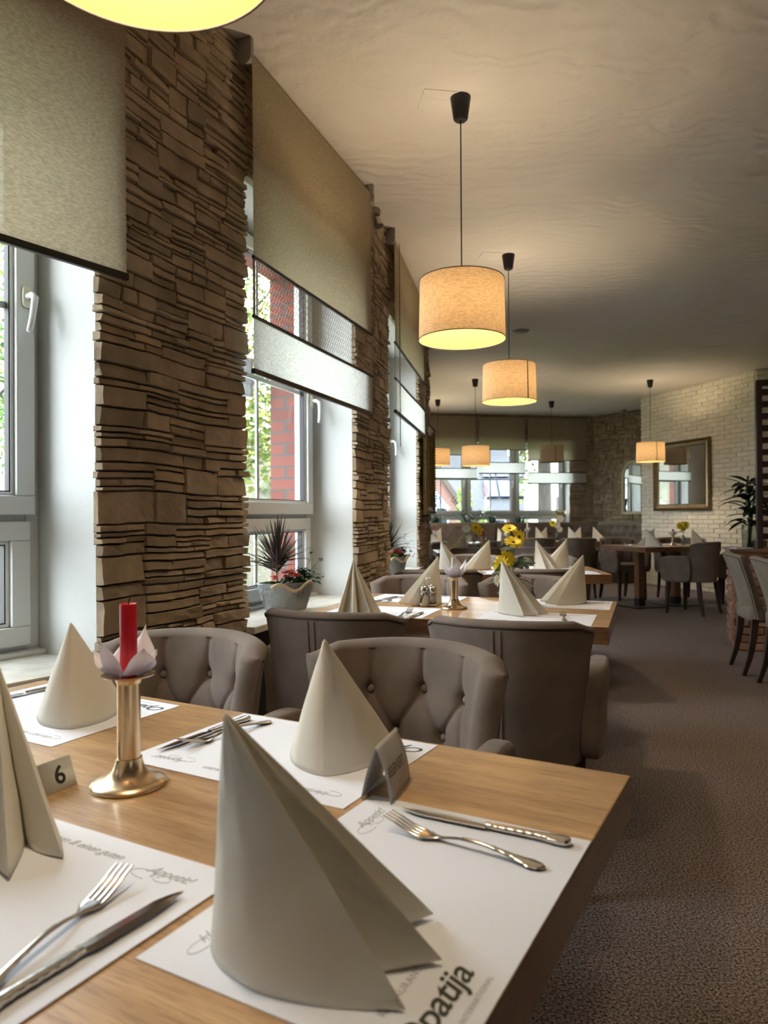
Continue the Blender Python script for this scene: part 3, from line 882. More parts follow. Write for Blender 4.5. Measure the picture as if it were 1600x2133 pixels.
blind(WF[0], WF[1], ZT, (2.19, 1.95), 1.75, 'rightmost blind on the far window beside the stone corner', xs=2.17, xe=3.38)

# ------------------------------------------------------------------ chairs
def armchair(tufted_buttons=True):
    root = empty('dining_chair')
    R0 = 0.335; CY = 0.085; TH_ = 0.062
    a_end = 56
    btn = [(-0.53, 0.698), (0.0, 0.703), (0.53, 0.698), (-0.275, 0.597), (0.275, 0.597)]
    creases = []
    for (u, z) in btn[:3]: creases.append((u, z, u * 0.93, 0.86))
    for (a, b) in ((0, 3), (1, 3), (1, 4), (2, 4)): creases.append((*btn[a], *btn[b]))
    for k in (3, 4): creases.append((btn[k][0], btn[k][1], btn[k][0] * 1.0, 0.47))
    creases += [(-0.53, 0.698, -0.74, 0.50), (0.53, 0.698, 0.74, 0.50)]
    Wd = 0.27
    def dimple(u, z):
        d = 0.0
        for (bu, bz) in btn:
            q = ((u - bu) * Wd) ** 2 + (z - bz) ** 2
            d += 0.009 * exp(-q / (0.017 ** 2)) + 0.011 * exp(-q / (0.045 ** 2))
        for (u1, z1, u2, z2) in creases:
            ax, az = u1 * Wd, z1; bx, bz = u2 * Wd, z2
            px, pz = u * Wd, z
            vx, vz = bx - ax, bz - az
            t = max(0, min(1, ((px - ax) * vx + (pz - az) * vz) / (vx * vx + vz * vz)))
            q = (px - ax - t * vx) ** 2 + (pz - az - t * vz) ** 2
            fade = 1.0 if z2 < 0.8 else (1 - 0.55 * t)
            d += fade * (0.0060 * exp(-q / (0.0068 ** 2)) + 0.0035 * exp(-q / (0.018 ** 2)))
        return d
    def back(uu, w):
        u = -1 + 2 * uu
        top = 0.826 - 0.012 * u * u - 0.022 * max(0, abs(u) - 0.8) / 0.2
        bot = 0.37
        endf = max(0.0, (abs(u) - 0.90) / 0.10)
        th = TH_ * sqrt(max(0.0, 1 - endf * endf) * 0.92 + 0.08)
        # profile: outer up (0..0.28), over (0.28..0.42), inner down (0.42..1)
        if w < 0.28:
            t = w / 0.28; z = bot + (top - 0.02 - bot) * t; r = R0; inner = False
        elif w < 0.42:
            t = (w - 0.28) / 0.14; a = pi * t
            z = top - 0.02 + 0.02 * sin(a) * 1.0; r = R0 - th / 2 + (th / 2) * cos(a); inner = True
        else:
            t = (w - 0.42) / 0.58; z = top - 0.02 - (top - 0.02 - bot) * t; r = R0 - th; inner = True
        zz = (z - 0.37) / 0.46
        flare = 1.0 + 0.075 * zz + 0.05 * max(0, zz - 0.75) / 0.25 * abs(u) ** 3
        if w >= 0.42:
            r -= 0.018 * (1 - abs(u) ** 4) * sin(pi * min(1, t * 1.1)) * 1.0
            r += dimple(u, z) * (1 - endf)
        an = radians(a_end) * u
        x = 0.89 * r * sin(an) * flare * (0.90 + 0.10 * zz)
        y = CY - r * cos(an) * 1.0 - 0.05 * zz * cos(an)
        if abs(u) > 0.8: y += (abs(u) - 0.8) * 0.10
        # pull end cap closed
        return (x, y, z)
    mb = MB(); mb.grid(back, 171, 140, wu=False)
    # close ends and bottom
    nv = 140; n = 171
    mb.f.append(tuple(range(nv))); mb.m.append(0); mb.t.append(0)
    mb.f.append(tuple(reversed([(n - 1) * nv + j for j in range(nv)]))); mb.m.append(0); mb.t.append(0)
    for i in range(n - 1):
        mb.f.append((i * nv, i * nv + nv - 1, (i + 1) * nv + nv - 1, (i + 1) * nv)); mb.m.append(0); mb.t.append(0)
    bk = mb.build('backrest', SUEDE, root, smooth='auto')
    for (u, z) in btn:
        p = Vector(back((u + 1) / 2, 0.42 + 0.58 * (0.806 - 0.012 * u * u - z) / (0.806 - 0.37)))
        an = radians(a_end) * u
        nrm = Vector((-sin(an), cos(an), 0.0))
        q = p + nrm * 0.0150
        M = Matrix.Rotation(-atan2(nrm.x, nrm.y), 3, 'Z')
        b = MB(); b.sell(q, (0.0110, 0.0090, 0.0110), 1.0, 16, 10, M=M); b.build('button', BUTTON, bk, smooth=True)
    # piping along outer top edge and centre seam
    b = MB(); b.tube([tuple(Vector(back(k / 40, 0.285)) + Vector((0, -0.001, 0))) for k in range(1, 40)], 0.0042, 6)
    b.build('piping', PIPING, bk, smooth=True)
    b = MB()
    for du in (-0.018, 0.018):
        b.tube([back(0.5 + du, 0.004 + 0.27 * k / 10) for k in range(11)], 0.0030, 6)
    b.build('back_seam', PIPING, bk, smooth=True)
    # arms
    for s in (-1, 1):
        def fn(p, s=s):
            t = (p.y + 0.185) / 0.37
            p.z += -0.020 * t * (1 if p.z > 0 else 0)
            p.x += s * (0.012 * (1 - t) + 0.018 * max(0, p.z / 0.15)) + s * 0.012 * sin(pi * t)
            return p
        b = MB(); b.sell((s * 0.236, 0.075, 0.520), (0.038, 0.185, 0.155), 0.42, 36, 22, fn=fn)
        b.build('armrest', SUEDE, root, smooth=True)
    b = MB(); b.sell((0, 0.045, 0.425), (0.200, 0.205, 0.062), 0.32, 40, 16); b.build('seat', SUEDE, root, smooth=True)
    for sx in (-1, 1):
        for sy in (-1, 1):
            b = MB()
            x, y = sx * 0.190, (0.20 if sy > 0 else -0.165)
            tx, ty = x + sx * 0.012, y + (0.01 if sy > 0 else -0.06)
            vs = []
            for (cx, cy, z, h) in ((tx, ty, 0.0, 0.014), ((x + tx * 2) / 3, (y + 2 * ty) / 3 + (0.008 if sy < 0 else 0), 0.12, 0.017), (x, y, 0.375, 0.022)):
                vs += [(cx - h, cy - h, z), (cx + h, cy - h, z), (cx + h, cy + h, z), (cx - h, cy + h, z)]
            fs = [(3, 2, 1, 0), (8, 9, 10, 11)]
            for k in (0, 4):
                for q in range(4): fs.append((k + q, k + (q + 1) % 4, k + 4 + (q + 1) % 4, k + 4 + q))
            b.add(vs, fs); b.build('leg', DKWOOD, root, bevel=0.003)
    return root

def side_chair():
    root = empty('side_chair')
    def back(uu, w):
        u = -1 + 2 * uu
        th = 0.055 * sqrt(max(0.0, 1 - max(0, (abs(u) - 0.88) / 0.12) ** 2) * 0.9 + 0.1)
        top = 0.862 - 0.02 * u * u; bot = 0.40
        if w < 0.4: t = w / 0.4; z = bot + (top - 0.02 - bot) * t; d = 0
        elif w < 0.55: t = (w - 0.4) / 0.15; z = top - 0.02 + 0.02 * sin(pi * t); d = th / 2 - th / 2 * cos(pi * t)
        else: t = (w - 0.55) / 0.45; z = top - 0.02 - (top - 0.02 - bot) * t; d = th
        zz = (z - bot) / 0.46
        half = 0.212 + 0.032 * (2 * zz - 1) ** 2 + 0.012 * zz
        x = half * u
        y = -0.20 - 0.125 * zz ** 1.5 + 0.04 * u * u + d
        return (x, y, z)
    n, nv = 41, 40
    mb = MB(); mb.grid(back, n, nv)
    mb.f.append(tuple(range(nv))); mb.m.append(0); mb.t.append(0)
    mb.f.append(tuple(reversed([(n - 1) * nv + j for j in range(nv)]))); mb.m.append(0); mb.t.append(0)
    for i in range(n - 1):
        mb.f.append((i * nv, i * nv + nv - 1, (i + 1) * nv + nv - 1, (i + 1) * nv)); mb.m.append(0); mb.t.append(0)
    bk = mb.build('backrest', SUEDE_G, root, smooth='auto')
    b = MB()
    pts = [Vector(back(0.035, 0.4 * k / 14)) for k in range(15)] + [Vector(back(0.035 + 0.93 * k / 16, 0.40)) for k in range(1, 16)] + [Vector(back(0.965, 0.4 * (1 - k / 14))) for k in range(15)]
    b.tube([p + Vector((0, -0.002, 0)) for p in pts], 0.004, 6); b.build('piping', PIPING, bk, smooth=True)
    b = MB(); b.sell((0, 0.03, 0.435), (0.215, 0.238, 0.065), 0.30, 40, 16); b.build('seat', SUEDE_G, root, smooth=True)
    for sx in (-1, 1):
        for sy in (-1, 1):
            b = MB(); vs = []
            x = sx * 0.185; y = 0.21 if sy > 0 else -0.165
            for k, (z, h) in enumerate(((0.0, 0.014), (0.13, 0.018), (0.27, 0.021), (0.40, 0.023))):
                yy = y + ((-0.075, -0.035, -0.01, 0)[k] if sy < 0 else (0.012, 0.006, 0.0, 0)[k])
                vs += [(x - h, yy - h, z), (x + h, yy - h, z), (x + h, yy + h, z), (x - h, yy + h, z)]
            fs = [(3, 2, 1, 0), (12, 13, 14, 15)]
            for k in (0, 4, 8):
                for q in range(4): fs.append((k + q, k + (q + 1) % 4, k + 4 + (q + 1) % 4, k + 4 + q))
            b.add(vs, fs); b.build('leg', DKWOOD, root, bevel=0.003)
    return root

def ax(deg):  # table axes: l to the right, d away
    a = radians(deg); return Vector((cos(a), -sin(a))), Vector((sin(a), cos(a)))
chair = armchair()
G = 'taupe tufted dining chairs at the tables'
l1, d1 = ax(29); l2, d2 = ax(20); l3, d3 = ax(4)
def put_chair(x, y, fd, label, jit=0.0):
    a = face_dir(fd.x, fd.y) + radians(jit)
    return place(chair, (x, y, 0), a, label, 'chair', G)
# far side of the nearest table (they face the camera)
off = 0.30   # chair centre sits this far in front of its back
def back_at(px, py, fd, label, jit=0):
    c = Vector((px, py)) + fd * off * 0.93
    return put_chair(c.x, c.y, fd, label, jit)
back_at(0.117, 1.85, -d1, 'tufted taupe chair behind the central napkin, its buttons facing the camera', 0)
back_at(-0.455, 2.03, -d1, 'tufted taupe chair behind the red candle, beside the first stone pillar', 3)
back_at(0.335, 2.14, d2, 'dark taupe chair seen from behind at the right near side of the second table', 0)
back_at(-0.235, 2.36, d2, 'dark taupe chair seen from behind, in front of the zinc planter')
back_at(0.235, 3.87, -d2, 'tufted chair behind the salt and pepper set of the second table')
back_at(0.79, 3.78, -d2, 'tufted chair behind the yellow flowers, far right of the second table')
back_at(0.315, 4.17, d3, 'chair seen from behind, left near side of the third table')
back_at(0.905, 4.16, d3, 'chair seen from behind, right near side of the third table')
back_at(0.70, 5.85, -d3, 'tufted chair at the left far side of the third table')
back_at(1.27, 5.82, -d3, 'tufted chair at the right far side of the third table')
F = Vector((0, 1))
back_at(0.90, 7.0, F, 'chair seen from behind, left near side of the fourth window table')
back_at(1.50, 7.0, F, 'chair seen from behind, right near side of the fourth window table')
back_at(0.78, 8.75, -F, 'chair at the left far side of the fourth window table')
back_at(1.36, 8.75, -F, 'chair at the right far side of the fourth window table')
back_at(2.10, 9.75, F, 'chair seen from behind, left of the two at the table by the dark banquette corner')
back_at(2.67, 9.75, F, 'tall dark chair back, right of the two at the table by the banquette corner')
put_chair(3.22, 9.74, Vector((0.31, -0.95)).normalized(), 'chair at the left far side of the table by the white brick wall')
put_chair(3.55, 8.28, Vector((-0.62, 0.78)).normalized(), 'large dark chair in front of the table by the white brick wall')
put_chair(4.32, 8.75, Vector((-0.85, 0.5)).normalized(), 'dark chair right of the white brick wall table, beside the green plant')
put_chair(3.92, 9.62, Vector((-0.1, -1)).normalized(), 'chair behind the small red candle against the white brick wall')
sc = side_chair()
place(sc, (2.80, 5.20, 0), face_dir(0.97, -0.22), 'grey suede armless chair, the farther of the two at the right edge of the photo', 'chair', 'armless suede chairs beside the divider')
place(sc, (2.71, 4.62, 0), face_dir(0.97, -0.22), 'grey suede armless chair cut by the right edge of the photo', 'chair', 'armless suede chairs beside the divider')

# ------------------------------------------------------------------ tables
def table(cx, cy, deg, L, D, label, pedestals=((0, 0),), zc=True, T=0.062):
    r = empty('dining_table', (cx, cy, 0), -radians(deg))
    tag(r, label, 'table', 'square edged oak dining tables')
    mb = MB(); mb.b2(-L / 2, L / 2, -D / 2, D / 2, 0.7501 - T, 0.75)
    # end grain on the two short ends and long edges use the darker edge material
    mb.m = [1 if k in (0,) else 0 for k in range(6)]
    mb.m[2] = mb.m[3] = 1; mb.m[4] = mb.m[5] = 1; mb.m[1] = 0
    mb.build('tabletop', [OAK, OAK_END], r, bevel=0.0025)
    for (px, py) in pedestals:
        b = MB(); b.b2(px - 0.045, px + 0.045, py - 0.045, py + 0.045, 0.10, 0.7501 - T); b.build('column', OAK_END, r, bevel=0.004)
        b = MB(); b.b2(px - 0.047, px + 0.047, py - 0.047, py + 0.047, 0.013, 0.10); b.b2(px - 0.24, px + 0.24, py - 0.24, py + 0.24, 0.0, 0.013)
        b.build('base_plate', BLACKP, r, bevel=0.002)
    return r
def W(l, d, axs): return axs[0] * l + axs[1] * d
c1 = W(-0.88, 0.71, (l1, d1)); c2 = W(-0.712, 2.99, (l2, d2)); c3 = W(0.55, 5.14, (l3, d3))
T1 = table(c1.x, c1.y, 29, 1.357, 0.82, 'nearest oak table carrying the red candle and the number plaque', ((-0.3, 0), (0.3, 0)))
T2 = table(c2.x, c2.y, 20, 1.176, 0.775, 'second oak table from the camera, with the white candle', ((0, 0),))
T3 = table(c3.x, c3.y, 4, 1.20, 0.745, 'third oak table from the camera, by the third window', ((0, 0),))
T4 = table(1.15, 7.83, 0, 1.20, 0.75, 'fourth window table, with a vase of yellow and white flowers')
T5 = table(1.20, 10.2, 0, 1.25, 0.70, 'table left of the dark banquette, behind the fourth window table')
T6 = table(2.75, 10.75, 0, 1.40, 0.70, 'table in front of the banquette corner with a slim white candle')
T7 = table(3.44, 8.98, -18, 1.10, 0.85, 'table standing in front of the white brick wall', ((-0.27, 0.05), (0.27, 0.05)))

# ------------------------------------------------------------------ placemats
def placemat():
    b = MB(); b.b2(-0.21, 0.21, -0.15, 0.15, 0, 0.0007)
    o = b.build('placemat', PAPER)
    z = 0.00085
    text_part('greeting_print', 'Herzlich willkommen & einen guten', 0.0175, (-0.165, 0.112, z), 0, INK, o, shear=0.45, spacing=0.92)
    text_part('greeting_print', 'Appetit!', 0.0200, (0.112, 0.108, z), 0, INK, o, shear=0.45, spacing=0.92)
    b = MB()   # swash flourishes on the capitals
    def sw(cx, cy, s, ph0, ph1, e=1.0):
        return [(cx + s * cos(a) * (1 + 0.15 * (a - ph0)) * e, cy + s * 0.45 * sin(a) * (1 + 0.15 * (a - ph0)), z) for a in [ph0 + (ph1 - ph0) * k / 20 for k in range(21)]]
    for pts in (sw(-0.168, 0.113, 0.010, -0.5, 5.2), sw(0.116, 0.104, 0.012, -0.6, 5.0), sw(0.140, 0.102, 0.009, 3.4, 7.0)):
        b.tube(pts, 0.00035, 4)
    b.build('greeting_swash', INK, o)
    text_part('logo_print', 'RESTAURANT', 0.0105, (-0.172, -0.080, z), 0, INK, o, spacing=1.1)
    text_part('logo_print', 'Opatija', 0.036, (-0.205, -0.121, z), 0, INK_D, o, shear=0.35, bold=0.0005, spacing=0.93, sx=1.2)
    text_part('logo_print', 'INTERNATIONAL', 0.0075, (-0.150, -0.1375, z), 0, INK, o, spacing=1.15)
    return o
PM = placemat()
ZM = 0.7504
GM = 'printed paper placemats on the tables'
def put_mat(T, lx, ly, rot, label, dz=0.0):
    M = Matrix.Translation(T.location) @ Matrix.Rotation(T.rotation_euler.z, 4, 'Z')
    p = M @ Vector((lx, ly, 0))
    return place(PM, (p.x, p.y, ZM + dz), T.rotation_euler.z + rot, label, 'placemat', GM)
put_mat(T1, 0.527, -0.05, pi / 2, 'placemat under the large foreground napkin, at the right end of the nearest table')
put_mat(T1, 0.154, -0.254, 0, 'placemat at the lower left of the photo under the fork and knife', 0.0010)
put_mat(T1, 0.156, 0.25, pi, 'placemat under the central napkin, seen upside down')
put_mat(T1, -0.42, 0.235, pi, 'placemat under the napkin by the window behind the candle')
tn = {2: 'second table', 3: 'third table'}
for (T, k, pos) in ((T2, 2, ((-0.30, 0.225, pi, 'far left'), (0.36, 0.225, pi, 'far right'), (-0.30, -0.235, 0, 'near left'), (0.32, -0.235, 0, 'near right'))),
                    (T3, 3, ((-0.33, 0.21, pi, 'far left'), (0.30, 0.21, pi, 'far right'), (-0.30, -0.22, 0, 'near left'), (0.32, -0.22, 0, 'near right')))):
    for (x, y, r, w) in pos:
        put_mat(T, x, y, r, 'white placemat at the %s seat of the %s' % (w, tn[k]))
for (x, y, r, w) in ((-0.36, 0.2, pi, 'far left'), (0.3, 0.2, pi, 'far right'), (-0.36, -0.22, 0, 'near left'), (0.3, -0.22, 0, 'near right')):
    put_mat(T4, x, y, r, 'white placemat at the %s seat of the fourth window table' % w)
for (x, y, r, w) in ((-0.40, 0.18, pi, 'left'), (0.40, 0.18, pi, 'right')):
    put_mat(T5, x, y, r, 'white placemat at the %s bench seat of the table left of the banquette corner' % w)
    put_mat(T6, x, y, r, 'white placemat at the %s bench seat of the banquette corner table' % w)
put_mat(T7, -0.28, -0.24, 0, 'white placemat at the left near seat of the table by the white brick wall')
put_mat(T7, 0.28, 0.24, pi, 'white placemat at the right far seat of the table by the white brick wall')

# ------------------------------------------------------------------ napkins
def napkin():
    H = 0.206
    # base outline seen from above, apex above the origin, tips towards +x
    ctrl = [(0.163, -0.090, 1), (0.102, -0.083, 0), (0.048, -0.066, 0), (0.018, -0.043, 0), (0.000, -0.020, 0), (-0.008, 0.0, 1),
            (0.000, 0.020, 0), (0.018, 0.043, 0), (0.048, 0.066, 0), (0.102, 0.083, 0), (0.163, 0.090, 1),
            (0.135, 0.062, 0), (0.100, 0.046, 1), (0.150, 0.044, 0), (0.196, 0.040, 1), (0.150, 0.018, 0), (0.095, 0.004, 1),
            (0.150, -0.008, 0), (0.197, -0.032, 1), (0.150, -0.040, 0), (0.098, -0.050, 1), (0.135, -0.072, 0)]
    n = len(ctrl); pts = []
    for i in range(n):
        p0, p1, p2, p3 = ctrl[i - 1], ctrl[i], ctrl[(i + 1) % n], ctrl[(i + 2) % n]
        t1 = (0, 0) if p1[2] else ((p2[0] - p0[0]) / 2, (p2[1] - p0[1]) / 2)
        t2 = (0, 0) if p2[2] else ((p3[0] - p1[0]) / 2, (p3[1] - p1[1]) / 2)
        for k in range(5):
            t = k / 5; a = 2 * t ** 3 - 3 * t * t + 1; b = t ** 3 - 2 * t * t + t; c = -2 * t ** 3 + 3 * t * t; d = t ** 3 - t * t
            pts.append((a * p1[0] + b * t1[0] + c * p2[0] + d * t2[0], a * p1[1] + b * t1[1] + c * p2[1] + d * t2[1]))
    N = len(pts); R = 26
    mb = MB()
    def fn(uu, v):
        i = int(round(uu * N)) % N
        x, y = pts[i]
        s = 0.028 + 0.972 * (1 - v)
        bulge = 1 + 0.025 * sin(pi * v) * (1 if x < 0.12 else 0.35)
        z = H * v
        base = max(0.0, (x - 0.13)) * 0.06          # tips lift a touch off the table
        z = z + base * (1 - v)
        wob = 0.0012 * noise.noise((x * 30, y * 30, v * 5))
        X = x * s * bulge + wob; Y = y * s * bulge + wob
        return (X + 0.004 * v, Y, z + (0.0 if v < 1 else 0.0))
    vs = [fn(i / N, j / (R - 1)) for i in range(N) for j in range(R)]
    fs = []
    for i in range(N):
        k = (i + 1) % N
        for j in range(R - 1): fs.append((i * R + j, k * R + j, k * R + j + 1, i * R + j + 1))
    top = len(vs); vs.append((0.006, 0, H + 0.004))
    for i in range(N): fs.append((i * R + R - 1, ((i + 1) % N) * R + R - 1, top))
    mb.add(vs, fs)
    o = mb.build('folded_napkin', CREAM, smooth='auto', solid=0.0012)
    o.data.set_sharp_from_angle(angle=radians(22))
    return o
NP = napkin()
GN = 'cream cone-folded napkins on the tables'
def put_nap(x, y, fx, fy, label, s=1.0, z=0.7519):
    return place(NP, (x, y, z), atan2(fy, fx), label, 'napkin', GN, s)
put_nap(-0.150, 0.652, 1.0, 0.02, 'large cream folded napkin in the foreground with pleats fanning to the right', 1.0)
put_nap(-0.508, 0.94, 0.35, -0.94, 'cream folded napkin cut by the left edge of the photo', 1.0, 0.7529)
put_nap(-0.092, 1.085, 0.15, 0.99, 'cream cone napkin in the middle, left of the tent card', 0.96)
put_nap(-0.580, 1.33, -0.25, 0.97, 'cream cone napkin by the window, behind the brass candle holder', 0.92)
S2 = 'second table'
put_nap(-0.129, 2.98, 0.2, -0.98, 'cream pleated napkin in front of the zinc planter, left end of the second table', 0.98)
put_nap(0.244, 3.21, -0.85, -0.5, 'cream napkin behind the salt and pepper set', 0.98)
put_nap(0.468, 2.90, 0.75, -0.66, 'cream pleated napkin in front of the yellow flowers on the second table', 0.98)
put_nap(0.884, 3.18, -1.0, -0.12, 'smooth triangular napkin at the right end of the second table', 1.0)
put_nap(0.387, 4.96, 0.8, -0.6, 'pleated napkin at the left end of the third table', 1.0)
put_nap(0.765, 5.2, -1.0, -0.1, 'smooth napkin leaning left, beside the leftmost pleated one of the third table', 1.0)
put_nap(1.06, 5.05, 0.65, -0.75, 'pleated napkin right of the flower vase on the third table', 1.0)
put_nap(1.35, 5.3, -1.0, -0.15, 'smooth napkin at the right end of the third table', 1.0)
put_nap(0.76, 7.62, -0.85, -0.5, 'napkin leaning left on the fourth window table', 0.98)
put_nap(0.89, 7.95, -0.5, -0.85, 'narrow upright napkin just left of the white and yellow flowers', 0.98)
put_nap(1.26, 7.75, 0.8, -0.6, 'napkin right of the small red candle on the fourth window table', 0.98)
put_nap(1.57, 8.02, -0.95, -0.3, 'napkin at the right end of the fourth window table', 0.98)
put_nap(0.62, 10.2, 0.9, -0.4, 'leftmost napkin on the table before the dark banquette', 0.98)
put_nap(0.82, 10.35, -0.9, -0.3, 'napkin behind the small red candle at the far left', 0.98)
put_nap(1.60, 10.15, 0.9, -0.3, 'left napkin of the crossing pair above the near yellow flowers', 0.98)
put_nap(1.80, 10.35, -0.95, -0.2, 'right napkin of the crossing pair above the near yellow flowers', 0.98)
put_nap(2.26, 10.75, 0.95, -0.3, 'left napkin of the crossing pair beside the slim white candle', 0.98)
put_nap(2.43, 10.75, -0.95, -0.3, 'right napkin of the crossing pair beside the slim white candle', 0.98)
put_nap(2.76, 10.8, 0.95, -0.3, 'left napkin of the pair in the middle of the banquette corner table', 0.98)
put_nap(2.95, 10.8, -0.95, -0.3, 'right napkin of the pair in the middle of the banquette corner table', 0.98)
put_nap(3.13, 10.8, 0.97, -0.2, 'single napkin at the right end of the banquette corner table', 0.98)
put_nap(3.20, 8.80, 0.9, -0.4, 'front napkin of the pair on the table by the white brick wall', 1.0)
put_nap(3.42, 9.12, -0.9, 0.1, 'rear napkin of the pair on the table by the white brick wall', 1.0)
put_nap(3.86, 9.05, 0.95, -0.3, 'napkin right of the vase on the table by the white brick wall', 0.95)

# ------------------------------------------------------------------ cutlery (local +x = towards the tip)
def fork():
    L = 0.205; mb = MB()
    def zc(x):  # centre height along the fork, x from -L/2 (handle end) to L/2 (tips)
        t = (x + L / 2) / L
        if t < 0.62: return 0.0020 + 0.0070 * sin(pi * min(1, t / 0.62) ** 1.6) * 0.9 + 0.0045 * t
        q = (t - 0.62) / 0.38
        return 0.0050 - 0.0028 * sin(pi * min(1, q * 1.25)) + 0.0125 * q * q
    def hw(x):
        t = (x + L / 2) / L
        if t < 0.30: return (0.0040 + 0.0062 * exp(-((t - 0.07) / 0.085) ** 2) + 0.0004 * sin(t * 90)) * sqrt(min(1.0, t / 0.035 + 0.02))
        if t < 0.62: return 0.0034 - 0.0004 * sin(pi * (t - 0.3) / 0.32)
        q = min(1, (t - 0.62) / 0.13); q = q * q * (3 - 2 * q)
        return 0.0031 + 0.0099 * q
    def section(xa, xb, n, y0f, y1f, th=0.0013):
        def fn(u, v):
            x = xa + (xb - xa) * u; a = 2 * pi * v
            yc = (y0f(x) + y1f(x)) / 2; h = (y1f(x) - y0f(x)) / 2
            cup = -0.10 * (yc * 0 + (yc + h * cos(a))) ** 2 * 12 if x > 0.02 else 0
            rid = 0.0008 if x < 0 else 0
            return (x, yc + h * cos(a), zc(x) + (th + rid) * sin(a) - cup * 0.3)
        mb.grid(fn, n, 12, wv=True)
    xs = L * (0.76 - 0.5)
    section(-L / 2, xs, 90, lambda x: -hw(x), lambda x: hw(x))
    w = 0.0130
    for k in range(4):
        a = -w + k * (2 * w) / 4 + 0.0009; b = -w + (k + 1) * (2 * w) / 4 - 0.0009
        def lo(x, a=a, b=b):
            q = (x - xs) / (L / 2 - xs); m = (a + b) / 2; return m + (a - m) * (1 - 0.55 * max(0, q) ** 2) 
        def hi(x, a=a, b=b):
            q = (x - xs) / (L / 2 - xs); m = (a + b) / 2; return m + (b - m) * (1 - 0.55 * max(0, q) ** 2)
        section(xs - 0.003, L / 2, 16, lo, hi, 0.0011)
    return mb.build('fork', STEEL, smooth='auto')
def knife():
    L = 0.222; root = empty('table_knife')
    def fn(u, v):
        x = -L / 2 + 0.105 * u; a = 2 * pi * v
        w = 0.0060 + 0.0040 * exp(-((u - 0.12) / 0.16) ** 2) + 0.0004 * sin(u * 60)
        if u < 0.04: w *= sqrt(u / 0.04 + 0.02)
        if u > 0.93: w = w * 0.8
        h = 0.0042 - 0.0008 * u
        sg = lambda q, p: math.copysign(abs(q) ** p, q)
        return (x, w * sg(cos(a), 0.8), 0.0046 + h * sg(sin(a), 0.7))
    b = MB(); b.grid(fn, 44, 16, wv=True)
    b.f.append(tuple(range(16))); b.m.append(0); b.t.append(0); b.f.append(tuple(reversed([43 * 16 + j for j in range(16)]))); b.m.append(0); b.t.append(0)
    b.build('knife_handle', STEEL, root, smooth='auto')
    n = 22; vs = []; fs = []
    for i in range(n):
        t = i / (n - 1); x = -0.008 + 0.119 * t
        back_ = 0.0082 - (0.0 if t < 0.72 else 0.0105 * ((t - 0.72) / 0.28) ** 1.7)
        edge = -0.0092 * min(1, 0.55 + t * 5) + (0.0 if t < 0.55 else 0.0066 * ((t - 0.55) / 0.45) ** 2)
        for (y, z) in ((back_, 0.0033), (back_, 0.0052), ((back_ + edge) * 0.5, 0.0050), (edge, 0.0037), ((back_ + edge) * 0.5, 0.0032)):
            vs.append((x, y, z))
    for i in range(n - 1):
        for j in range(5):
            k = (j + 1) % 5; fs.append((i * 5 + j, (i + 1) * 5 + j, (i + 1) * 5 + k, i * 5 + k))
    fs += [(0, 1, 2, 3, 4), tuple((n - 1) * 5 + j for j in (4, 3, 2, 1, 0))]
    b = MB(); b.add(vs, fs); b.build('knife_blade', STEEL, root)
    return root
FK = fork(); KN = knife()
ZC = 0.7514
def put_cut(proto, tip, tail, label, cat, group, dz=0.0):
    c = ((tip[0] + tail[0]) / 2, (tip[1] + tail[1]) / 2)
    return place(proto, (c[0], c[1], ZC + dz), atan2(tip[1] - tail[1], tip[0] - tail[0]), label, cat, group)
def px(x, y, h=0.385):
    Y = 1500 * h / (y - 1074); return ((x - 800) / 1500 * Y, Y)
GF = 'steel forks on the placemats'; GK = 'steel table knives on the placemats'
put_cut(FK, px(797, 1712), px(1140, 1808), 'steel fork lying beside the knife on the right foreground placemat', 'fork', GF)
put_cut(KN, px(833, 1683), px(1183, 1756), 'steel knife lying at the far edge of the right foreground placemat', 'knife', GK)
put_cut(FK, px(240, 1838), px(-40, 2060), 'steel fork with raised tines at the lower left of the photo', 'fork', GF, 0.001)
put_cut(KN, px(352, 1868), px(-40, 2100), 'steel knife at the lower left of the photo along the placemat edge', 'knife', GK, 0.001)
put_cut(KN, px(318, 1562), px(523, 1490), 'knife left of the central napkin, handle towards the tufted chair', 'knife', GK)
put_cut(FK, px(378, 1552), px(555, 1500), 'fork left of the central napkin, beside its knife', 'fork', GF)
put_cut(KN, px(10, 1447), px(78, 1433), 'knife at the far left edge of the photo, on the placemat by the window', 'knife', GK)
put_cut(KN, px(772, 1252), px(822, 1244), 'knife on the far left placemat of the second table', 'knife', GK)
put_cut(FK, px(800, 1252), px(838, 1243), 'fork on the far left placemat of the second table', 'fork', GF)
put_cut(FK, px(858, 1270), px(826, 1287), 'fork with tines away from us between the two near napkins of the second table', 'fork', GF)
put_cut(KN, px(880, 1275), px(844, 1290), 'knife between the two near napkins of the second table', 'knife', GK)
put_cut(FK, px(1170, 1278), px(1174, 1294), 'fork with upright tines above the chair back at the right of the second table', 'fork', GF)
put_cut(FK, (0.62, 5.02), (0.63, 4.82), 'fork near the left chairs of the third table', 'fork', GF)
put_cut(KN, (0.66, 5.02), (0.67, 4.81), 'knife near the left chairs of the third table', 'knife', GK)
put_cut(KN, (1.62 - 0.2, 5.02), (1.43, 4.80), 'knife at the right near corner of the third table', 'knife', GK)
for (x, y, w) in ((1.43, 7.68, 'the fourth window table'), (3.10, 10.62, 'the banquette corner table'), (3.05, 9.05, 'the table by the white brick wall')):
    put_cut(FK, (x, y + 0.1), (x, y - 0.1), 'small fork beside the napkins of %s' % w, 'fork', GF)
    put_cut(KN, (x + 0.035, y + 0.11), (x + 0.035, y - 0.11), 'small knife beside the napkins of %s' % w, 'knife', GK)

